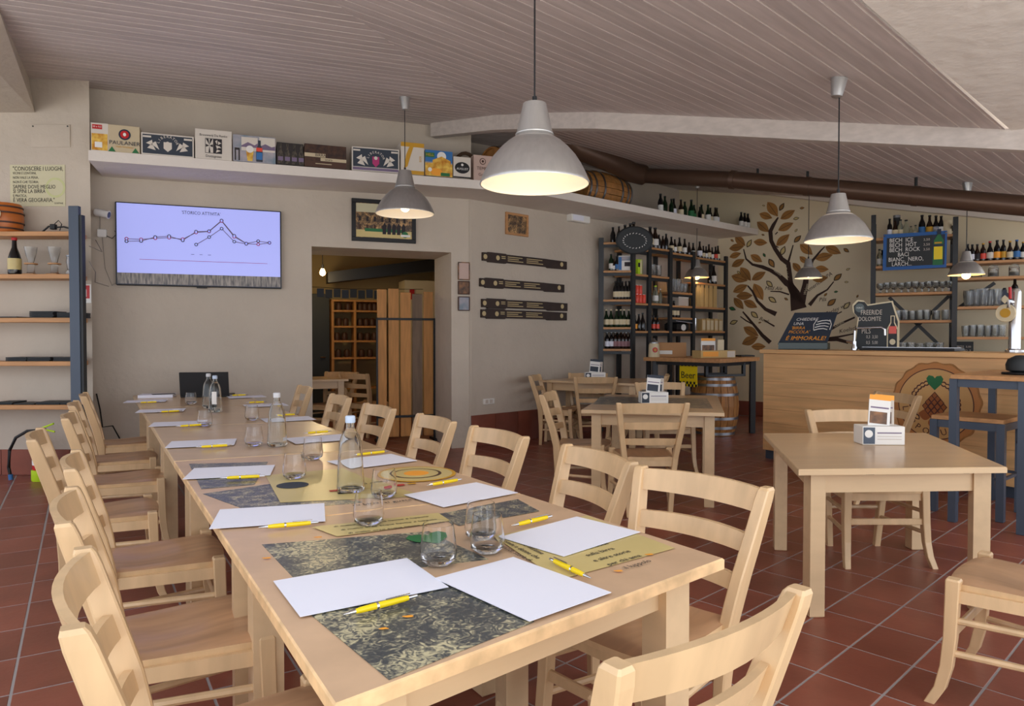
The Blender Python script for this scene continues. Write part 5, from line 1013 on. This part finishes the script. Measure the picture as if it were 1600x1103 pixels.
rows([1.10,1.18,1.26,1.345,1.423,1.50], 1.335, .15, 'pint', 'on the lowest board beside the beer tower', 'glasses beside the beer tower')
rows([1.03,1.09,1.15,1.21], 1.56-.225+.0 if False else 1.335+.0, .0, 'pint', '', '') if False else None
for k, (x, h, kd, bm, lm, cp) in enumerate([(1.113,.24,'beer','dark_glass','white','black'),(1.165,.23,'beer','dark_glass','paper','black'),(1.22,.23,'belly','brown_glass','ink','black'),(1.285,.24,'beer','brown_glass','red_can','gold'),(1.36,.26,'belly','dark_glass','box_white','red'),(1.437,.27,'beer','dark_glass','orange','black'),(1.505,.27,'wine','dark_glass','gold','black'),(1.576,.25,'belly','brown_glass','cream','gold'),(1.647,.26,'belly','dark_glass','blue_label','blue'),(1.715,.23,'beer','dark_glass','white','gold'),(1.79,.25,'belly','brown_glass','cream','black')]):
    B(x, 2.325, h, kd, bm, lm, ORD[k]+' dark bottle on the board above the hanging lamp bulb', 'bottles above the glass jars', cap=cp)
for k, x in enumerate([1.222, 1.403, 1.627]):
    t = thing('glass_jar', ORD[k]+' lidded glass jar from the lamp, on the board under the bottles', 'jar', BB.at(x, .14, 2.116), BB.rz, 'lidded jars behind the bar'); MB().lathe([(0, 0), (.055, 0), (.06, .01), (.06, .12), (.05, .13), (.046, .13), (.054, .115), (.054, .012), (0, .012)], 18, cap=False).obj('jar_body', 'bar_glass', t, True); MB().lathe([(.052, .13), (.052, .15), (.02, .165), (0, .165)], 16, cap=False).obj('lid', 'bar_glass', t, True); MB().lathe([(0, .014), (.050, .014), (.050, .06), (0, .06)], 14, cap=False).obj('filling', 'cream', t)
t = thing('spirit_flask', 'dark blue flask bottle with white diamond label behind the beer tower', 'bottle', BB.at(1.522, .10, 1.736), BB.rz); MB().vprism([(-.04, 0), (.04, 0), (.075, .06), (.075, .12), (.035, .165), (.022, .175), (.022, .21), (-.022, .21), (-.022, .175), (-.035, .165), (-.075, .12), (-.075, .06)], -.03, .03).obj('flask_body', 'dark_blue', t); MB().vprism([(0, .03), (.052, .085), (0, .14), (-.052, .085)], -.034, -.031).obj('diamond_label', 'cream', t); MB().lathe([(.018, .21), (.018, .235), (0, .236)], 12, cap=False).obj('stopper', 'black', t)
B(1.634, 1.735, .37, 'wine', 'dark_glass', 'red_can', 'tall dark wine bottle right behind the chrome beer tower', 'tall bottle behind the tower')
t = thing('small_blackboard', 'small black chalk sign low on the back bar wall', 'sign', BB.at(1.08, .20, 1.101), BB.rz); MB().box(-.12, .12, 0, .015, 0, .17).obj('board', 'slate', t); text('SPRITZ  5,00', .035, 'rough_panel', t, (0, -.004, .10)); text('CRODINO  3', .035, 'rough_panel', t, (-.01, -.004, .05))

# ------------------------------------------------------------------ high table and stool by the bar
def steel_table(quad, z, label, cat, name, low=None):
    cx = sum(p[0] for p in quad)/4; cyy = sum(p[1] for p in quad)/4; t = thing(name, label, cat, (cx, cyy, 0), 0); q = [(p[0]-cx, p[1]-cyy) for p in quad]
    MB().prism(q, z-.03, z, .004).obj('tabletop' if cat == 'table' else 'seat', 'shelf_wood', t)
    for i in range(4):
        a = q[i]; b = q[(i+1)%4]; rz = math.atan2(b[1]-a[1], b[0]-a[0]); MB().box(-.025, .025, -.025, .025, 0, z-.03, .003).obj('leg', 'steel_blue', t, loc=(a[0]*.93, a[1]*.93, 0), rz=rz)
        MB().seg((a[0]*.93, a[1]*.93, z-.06), (b[0]*.93, b[1]*.93, z-.06), .03, .055).obj('cross_bar', 'steel_blue', t)
        if low: MB().seg((a[0]*.93, a[1]*.93, low), (b[0]*.93, b[1]*.93, low), .02, .02).obj('foot_bar', 'steel_blue', t)
    return t
steel_table([(3.13, 5.02), (3.40, 4.66), (4.20, 5.40), (3.93, 5.76)], 1.06, 'tall blue-grey steel table with wooden top against the bar front', 'table', 'bar_table')
steel_table([(3.20, 5.36), (3.50, 5.00), (3.86, 5.30), (3.56, 5.66)], .735, 'lower blue-grey steel stool pushed under the tall steel table', 'stool', 'bar_stool', .30)
t = thing('kettle_shape', 'rounded black lamp base on a tray at the end of the tall steel table', 'lamp base', (3.60, 4.98, 1.061), .7); t.name = 'table_lamp'
MB().lathe([(.0, 0), (.11, 0), (.115, .008), (.11, .016), (0, .016)], 24, cap=False).obj('tray', 'black', t); MB().lathe([(.05, .016), (.085, .03), (.09, .07), (.075, .11), (.03, .135), (0, .138)], 24, cap=False).obj('base', 'slate', t, True)
t = thing('blue_jacket', 'dark blue jacket hanging at the picture edge beside the tall steel table', 'jacket', (3.64, 4.90, .70), .6)
MB().lathe([(.03, .22), (.07, .20), (.09, .10), (.085, -.05), (.10, -.12), (.0, -.12)], 14, cap=False).obj('cloth', 'dark_blue', t, True); MB().tube([(.06, -.02, .19), (.10, -.03, .05), (.09, -.03, -.09)], .035, 8).obj('sleeve', 'dark_blue', t, True)

# ------------------------------------------------------------------ leaflet boxes on the tables
def leaflets(x, y, z, rz, w, h, fl, label, dark):
    t = thing('leaflet_box', label, 'box', (x, y, z+.001), rz, 'leaflet boxes on the square tables'); MB().box(-w, w, -.06, .06, 0, h, .003).obj('box_body', 'white', t)
    panel(t, -w+.004, -w*.42, .006, h-.006, 'steel_blue' if not dark else 'navy_print', -.062); disc(t, -w*.72, h*.6, .022, 'white', -.064); panel(t, -w*.3, w*.85, h*.62, h*.68, 'ink_light', -.062); panel(t, -w*.3, w*.85, h*.45, h*.48, 'rough_panel', -.062); panel(t, -w*.3, w*.85, h*.30, h*.33, 'rough_panel', -.062)
    for k in range(2): MB().box(w, w+.001, -.035, .0, h*(.25+.4*k), h*(.45+.4*k)).obj('print_panel', 'navy_print', t)
    for k, (dx, rr, m) in enumerate(((-.01, -.12, 'white'), (.035, .10, 'rough_panel'))):
        o = MB().box(-w*.50, w*.50, -.004, .004, 0, fl).obj('leaflet', m, t, loc=(dx, -.015+.03*k, h*.75)); o.rotation_euler = (-.18, .10, rr)
        MB().box(-w*.44, w*.36, -.0055, -.004, fl*.18, fl*.52).obj('leaflet_photo', 'photo_brown' if not dark else 'navy_print', o); MB().box(-w*.50, w*.50, -.0055, -.004, fl*.86, fl).obj('leaflet_band', 'orange' if not dark else 'navy_print', o); MB().box(-w*.42, w*.42, -.0055, -.004, fl*.62, fl*.66).obj('leaflet_text', 'ink_light', o)
    return t
leaflets(2.10, 4.02, .715, -.06, .115, .105, .20, 'white leaflet box with orange-topped flyers on the plain square table', False)
leaflets(1.24, 6.17, .75, .05, .118, .098, .17, 'pale leaflet box with dark-printed flyers on the printed square table', True)
leaflets(1.06, 9.02, .78, .05, .13, .10, .19, 'leaflet box on the farther table by the wall', True)
# ------------------------------------------------------------------ wall shelf and things on the side pier
sx = thing('wall_shelf', 'open shelf with steel post and oak boards fixed to the side pier', 'shelf', PIL.at(0, 0, 0), PIL.rz)
MB().box(-.045, .045, -.34, -.30, .03, 2.52, .003).obj('post', 'steel_blue', sx, loc=(.045, 0, 0)); MB().box(.045, .075, -.33, -.28, .03, 2.44).obj('post', 'steel_dark', sx, loc=(.04, 0, 0))
SZ = [2.295, 1.905, 1.505, 1.105, .703]
for z in SZ: MB().box(-1.6, -.005, -.30, -.06, z-.042, z, .003).obj('shelf_board', 'shelf_wood', sx)
F_ = lambda name, label, cat, tt, z, off=-.20, group=None: thing(name, label, cat, PIL.at(tt, off, z+.001), PIL.rz, group)
t = F_('party_keg', 'small orange keg with oval label and red heart on the top shelf board', 'keg', -.70, SZ[0], -.17); M('keg_orange', (188, 104, 42), .35)
MB().lathe([(0, 0), (.13, 0), (.14, .02), (.152, .13), (.14, .25), (.13, .27), (0, .27)], 26, cap=False).obj('keg_body', 'keg_orange', t, True)
for z, r in ((.035, .144), (.09, .152), (.18, .152), (.235, .144)): MB().lathe([(r, z-.008), (r+.004, z-.006), (r+.004, z+.006), (r, z+.008)], 26, cap=False).obj('band', 'brown', t)
MB().lathe([(0, -.004), (.055, -.004), (.055, 0), (0, 0)], 22, c=(.02, -.153, .155), axis='y').obj('oval_label', 'cream', t); o = MB().vprism([(p[0]*.6, p[1]*.6) for p in hp], -.004, 0).obj('heart', 'red', t, loc=(.02, -.152, .05))
t = F_('cable_bundle', 'black plug and cable lying on the top shelf board', 'cable', -.19, SZ[0], -.20)
MB().tube([(-.14, 0, .01), (-.08, 0, .06), (-.03, 0, .05), (.06, 0, .055), (.13, 0, .035), (.18, 0, .008)], .008, 8).obj('cord', 'black', t, True); MB().box(-.06, -.015, -.02, .02, .03, .08, .005).obj('plug', 'black', t); MB().tube([(-.04, 0, .07), (.01, 0, .115), (.04, 0, .08), (.02, 0, .02)], .004, 6).obj('thin_wire', 'black', t, True); MB().box(-.14, .16, -.05, .05, 0, .004).obj('sheet', 'rough_panel', t)
bottle(PIL, -.60, -.19, SZ[1], .345, 'belly', 'dark_glass', 'map_print', 'big dark swing-top bottle with cream label on the second shelf board', 'big bottle on the shelf', 'red', 'swing_top_bottle')
for k, x in enumerate((-.455, -.235)):
    t = F_('yard_glass', ('first' if k == 0 else 'second')+' flared beer glass in a wooden foot, '+('beside the swing-top bottle' if k == 0 else 'beside the lidded stein'), 'glass', x, SZ[1], -.18, 'flared glasses on the shelf'); MB().lathe([(0, 0), (.035, 0), (.04, .01), (.03, .03), (.03, .08), (.022, .11), (.045, .20), (.055, .26), (.051, .26), (.041, .20), (.018, .11), (0, .1)], 18, cap=False).obj('glass_body', 'bar_glass', t, True); MB().lathe([(.022, .098), (.055, .098), (.055, .11), (.022, .11)], 18).obj('wood_collar', 'shelf_wood', t); MB().box(-.05, .05, -.05, .05, 0, .012).obj('wood_foot', 'shelf_wood', t)
t = F_('lidded_stein', 'clear glass stein with a pewter lid beside the steel post', 'stein', -.065, SZ[1], -.18); MB().lathe([(0, 0), (.05, 0), (.055, .02), (.045, .05), (.055, .12), (.05, .17), (.046, .17), (.05, .12), (.04, .05), (0, .03)], 20, cap=False).obj('glass_body', 'bar_glass', t, True); MB().lathe([(.055, .17), (.055, .18), (.02, .19), (0, .192)], 18, cap=False).obj('lid', 'hoop', t, True); MB().tube([(.05, 0, .03), (.09, 0, .06), (.09, 0, .13), (.05, 0, .165)], .008, 8).obj('handle', 'bar_glass', t, True)
st = [(2, -.30, 5, .22, 'taller'), (2, -.06, 4, .19, 'shorter'), (2, -.62, 1, .2, 'single'), (3, -.54, 3, .19, 'first'), (3, -.33, 3, .21, 'second'), (3, -.10, 3, .19, 'third'), (4, -.66, 2, .16, 'first low'), (4, -.47, 1, .19, 'second low'), (4, -.25, 2, .22, 'third low'), (4, -.06, 2, .15, 'fourth low')]
for k, (b, x, n, w, nm) in enumerate(st):
    t = F_('menu_stack', nm+' stack of dark menu covers on the '+{2: 'third', 3: 'fourth', 4: 'lowest'}[b]+' shelf board', 'menus', x, SZ[b], -.17, 'dark menu covers on the shelf')
    for i in range(n): MB().box(-w/2, w/2, -.10, .10, i*.0125, i*.0125+.011, .002).obj('menu_cover', 'slate', t, loc=(.006*((i*3) % 3-1), 0, 0), rz=.03*((i*5) % 3-1))
t = thing('quote_poster', 'pale yellow poster with a handwritten-style quote on the side pier', 'poster', PIL.at(-.50, -.001, 2.775), PIL.rz); MB().box(-.262, .262, -.004, 0, -.197, .197).obj('sheet', 'poster', t); M('poster_mark', (202, 204, 150), .8)
bd_ = MB().lathe([(.075, -.001), (.095, -.001), (.095, 0), (.075, 0)], 28, c=(.17, -.0045, -.02), axis='y', cap=False).obj('faint_mark', 'poster_mark', t)
for k, (w, s) in enumerate((('"CONOSCERE I LUOGHI,', .056), ('VICINI E LONTANI,', .034), ('NON VALE LA PENA,', .034), ("NON È CHE TEORIA;", .034), ('SAPERE DOVE MEGLIO', .052), ('SI SPINI LA BIRRA', .052), ('È PRATICA,', .034), ('È VERA GEOGRAFIA."', .054))): text(w, s, 'ink', t, (-.235, -.006, .158-.042*k-(.004 if k > 3 else 0)), align='LEFT', sx=.78)
text('GOETHE', .022, 'ink', t, (.20, -.006, -.17))
t = thing('blank_panel', 'blank plaster-coloured cover plate screwed high on the side pier', 'panel', PIL.at(-.368, -.001, 3.246), PIL.rz); MB().box(-.185, .185, -.008, 0, -.108, .108, .002).obj('cover_plate', 'plaster', t)
for x in (-.165, .165): MB().lathe([(0, -.004), (.007, -.004), (.007, 0)], 10, c=(x, -.008, .09), axis='y').obj('screw', 'steel_dark', t)
t = thing('fire_sign', 'small red and white extinguisher sign behind the steel post', 'sign', PIL.at(-.105, -.001, 1.745), PIL.rz); t.scale = (1.2, 1, 1.05); MB().box(-.085, .085, -.004, 0, -.085, .085).obj('plate', 'white', t); panel(t, -.074, .074, -.045, .074, 'red', -.0055); shape(t, [(.02, -.03), (.05, -.03), (.05, .035), (.04, .055), (.03, .055), (.02, .035)], 'white', -.007, 'pictogram'); shape(t, [(-.05, -.03), (-.03, -.03), (-.022, .05), (-.058, .05)], 'white', -.007, 'pictogram'); text('ESTINTORE', .02, 'ink', t, (0, -.006, -.063))
t = thing('security_camera', 'small white bullet camera on the wall beside the television', 'camera', TV.at(.105, -.001, 2.56), TV.rz)
MB().lathe([(.028, -.06), (.036, -.05), (.036, .06), (.040, .06), (.040, .075), (.03, .075)], 16, c=(.03, -.13, 0), axis='x').obj('camera_body', 'white', t, True); MB().lathe([(0, .074), (.030, .074), (.030, .078), (0, .078)], 16, c=(.03, -.13, 0), axis='x').obj('lens', 'black_gloss', t); MB().tube([(-.05, 0, .03), (-.05, -.05, .03), (-.02, -.12, .02)], .012, 8).obj('arm', 'white', t, True)
t.rotation_euler = (0, .22, TV.rz-.25)
t = thing('junction_box', 'little white junction box with wires under the bullet camera', 'socket', TV.at(.09, -.001, 2.37), TV.rz); MB().box(-.04, .04, -.04, 0, -.04, .04, .006).obj('box_body', 'white', t); MB().tube([(.03, -.03, -.02), (.09, -.04, -.05), (.13, -.03, .0), (.11, -.02, .03)], .004, 6).obj('wire', 'black', t, True); MB().tube([(.0, -.02, -.04), (.02, -.01, -.35), (.08, -.01, -.52), (.20, -.008, -.42)], .0025, 6).obj('wire', 'cable', t, True); MB().tube([(-.02, -.02, .04), (-.02, -.01, .20)], .003, 6).obj('wire', 'cable', t, True)
tag(MB().tube([PIL.at(.16, -.30, 2.16), PIL.at(.22, -.20, 2.12), TV.at(.03, -.012, 2.30)], .004, 6).obj('grey_cable', 'cable', None, True), 'grey cable strung from the steel post to the junction box', 'cable')
tag(MB().tube([PIL.at(.16, -.30, 2.02), PIL.at(.17, -.22, 1.93), TV.at(.02, -.012, 1.88), TV.at(.14, -.012, 1.84)], .004, 6).obj('grey_cable', 'cable', None, True), 'lower grey cable strung from the steel post along the wall', 'cable')
tag(MB().tube([TV.at(.02, -.014, .76), TV.at(.05, -.014, .60), TV.at(.07, -.014, .42), TV.at(.16, -.014, .43), TV.at(.22, -.014, .30), TV.at(.26, -.014, .02)], .007, 6).obj('power_cable', 'black', None, True), 'black power cable running down the wall behind the chairs', 'cable')
t = thing('fire_extinguisher', 'red fire extinguisher with lime green foot and black hose on the floor', 'extinguisher', (-4.36, 6.50, 0), 0)
MB().lathe([(.075, 0), (.082, .01), (.082, .10), (.07, .105)], 24).obj('foot', 'lime', t, True); MB().lathe([(.07, .10), (.072, .11), (.072, .36), (.06, .40), (.03, .43), (.025, .45)], 24).obj('cylinder', 'red', t, True)
MB().add([(.0735*sin(a), -.0735*cos(a), z) for z in (.15, .33) for a in [-.9+i*.2 for i in range(9)]], [(i, i+1, i+10, i+9) for i in range(8)]).obj('instruction_label', 'white', t)
for z in (.20, .25, .29): MB().box(-.035, .01, -.0775, -.076, z, z+.022).obj('pictogram', 'ink', t)
MB().box(-.03, .03, -.03, .03, .44, .485, .006).obj('valve', 'steel_dark', t); MB().tube([(0, 0, .485), (.05, -.01, .50), (.13, -.02, .53)], .009, 8).obj('lever', 'lime', t); MB().tube([(0, 0, .465), (.06, -.01, .47), (.14, -.02, .455)], .008, 8).obj('lever', 'lime', t)
MB().tube([(-.02, 0, .465), (-.12, -.01, .46), (-.22, -.02, .40), (-.28, -.02, .28), (-.29, -.02, .12), (-.275, -.02, .05)], .014, 10).obj('hose', 'black', t, True); MB().tube([(-.275, -.02, .06), (-.27, -.02, .01)], .02, 10).obj('nozzle', 'blue_label', t, True)

# ------------------------------------------------------------------ plank screen in the opening
t = thing('plank_screen', 'screen of five rough planks in a black steel frame standing in the opening', 'screen', TV.at(2.96, .80, 0), TV.rz)
for k, (a, e, h) in enumerate(((.018, .134, 1.935), (.160, .289, 1.945), (.313, .445, 1.90), (.467, .594, 1.885), (.615, .735, 1.915))): MB().box(a, e, -.012, .012, .06, h, .004).obj('plank', 'screen_wood_grey' if k == 3 else 'screen_wood', t)
for z in (1.56, .32): MB().box(0, .752, -.035, -.013, z-.014, z+.014).obj('frame_bar', 'black', t)
for x in (.0, .738): MB().box(x, x+.022, -.035, -.013, 0, 1.575).obj('frame_post', 'black', t)
for x in (.0, .72): MB().box(x, x+.03, -.15, .13, 0, .03).obj('foot', 'black', t)
# ------------------------------------------------------------------ the dim room
lb = bpy.data.lights.new('bulb_glow', 'POINT'); lb.energy = 17; lb.color = (1, .76, .42); lb.shadow_soft_size = .05
t = thing('bare_bulb', 'bare warm bulb glowing in the dim room behind the opening', 'lamp', TV.at(2.49, 2.6, 2.28), 0); MB().lathe([(0, -.05), (.035, -.03), (.045, 0), (.03, .04), (.015, .07)], 16).obj('bulb', 'bulb_far', t, True); MB().tube([(0, 0, .07), (0, 0, .62)], .006, 6).obj('cord', 'black', t); MB().lathe([(.02, .06), (.02, .12)], 10).obj('socket', 'black', t)
o = bpy.data.objects.new('bulb_glow', lb); C.objects.link(o); o.parent = t; o.location = (0, -.15, -.1)
t = thing('dark_door', 'grey door leaf at the side of the dim room', 'door', TV.at(2.40, 3.9, 0), TV.rz); MB().box(-.25, .32, 0, .05, 0, 2.05, .006).obj('door_leaf', 'slate', t); MB().tube([(.25, -.03, 1.0), (.17, -.05, 1.0)], .012, 8).obj('handle', 'chrome', t)
cab = thing('store_shelf', 'wooden shelf unit with dark goods at the back of the dim room', 'shelf', TV.at(3.02, 3.75, 0), TV.rz)
for x in (-.26, .10, .56): MB().box(x-.02, x+.02, 0, .3, 0, 1.95).obj('upright', 'screen_wood', cab)
for z in (.5, 1.0, 1.28, 1.52, 1.78, 1.95): MB().box(-.28, .58, -.01, .3, z-.03, z).obj('shelf_board', 'screen_wood', cab)
gi = 0
for z, xs in ((1.0, (-.16, -.02, .22, .36)), (1.28, (-.18, -.06, .2, .32, .44)), (1.52, (-.15, -.04, .2, .3, .4, .5)), (1.78, (-.15, .0, .2, .28, .36, .44))):
    for x in xs:
        o = TV.at(3.02+x, 3.85, z+.001); tt = link('storage_jar', kit('jar', lambda: MB().lathe([(0, 0), (.045, 0), (.05, .02), (.05, .10), (.03, .13), (0, .13)], 12, cap=False).mesh('storage_jar', 'brown', True)), None, o, 0); tag(tt, ORD[gi]+' dark jar on the wooden shelf unit of the dim room', 'jar', 'jars in the dim room'); gi += 1
for k in range(8):
    x = 2.42+k*.115; tag(MB().box(-.048, .048, -.004, .004, -.12, 0).obj('bunting_card', 'slate' if k % 3 else 'navy_print', None, loc=TV.at(x, 2.2, 2.02-.012*(k % 2)), rz=TV.rz), ORD[k]+' dark card of the bunting strung across the dim room', 'card', 'bunting in the dim room')
tag(MB().tube([TV.at(2.2, 2.2, 2.045), TV.at(2.8, 2.2, 2.022), TV.at(3.9, 2.2, 2.045)], .004, 5).obj('bunting_string', 'black'), 'string carrying the dark bunting cards', 'string')
tw = thing('dry_branch', 'bare dry twigs hanging under the ceiling of the dim room', 'branch', TV.at(2.95, 2.4, 2.74), TV.rz)
for k in range(7): MB().tube([(0, 0, 0), (.15*cos(k*.9), .1*sin(k*1.3), .06*sin(k*2.1)), (.34*cos(k*.9+.2), .2*sin(k*1.3), .12*sin(k*2.1)-.05), (.48*cos(k*.9+.4), .2*sin(k*1.3), .12*sin(k*2.1)+.02)], .006, 5).obj('twig', 'dried', tw)
t = thing('white_cabinet', 'pale cabinet with a red note high behind the plank screen', 'cabinet', TV.at(3.95, 3.45, 0), TV.rz); MB().box(-.06, .45, 0, .5, 0, 2.28, .006).obj('cabinet_body', 'cream', t); MB().box(.02, .10, -.020, -.013, 1.96, 2.13).obj('red_note', 'red', t); MB().box(-.05, .44, -.012, -.001, .1, 1.9, .003).obj('door_leaf', 'cream', t)
QT = [(-2.95, 9.0), (-2.15, 9.25), (-2.38, 9.98), (-3.15, 9.75)]; table(QT, .78, 'table standing in the dim room behind the opening', group=None)
chair(*TV.at(2.46, 1.55)[:2], 200, 'chair in the dim room beside the jamb of the opening', 'chairs in the dim room'); chair(*TV.at(2.98, 1.50)[:2], 30, 'chair in the dim room next to the plank screen', 'chairs in the dim room')
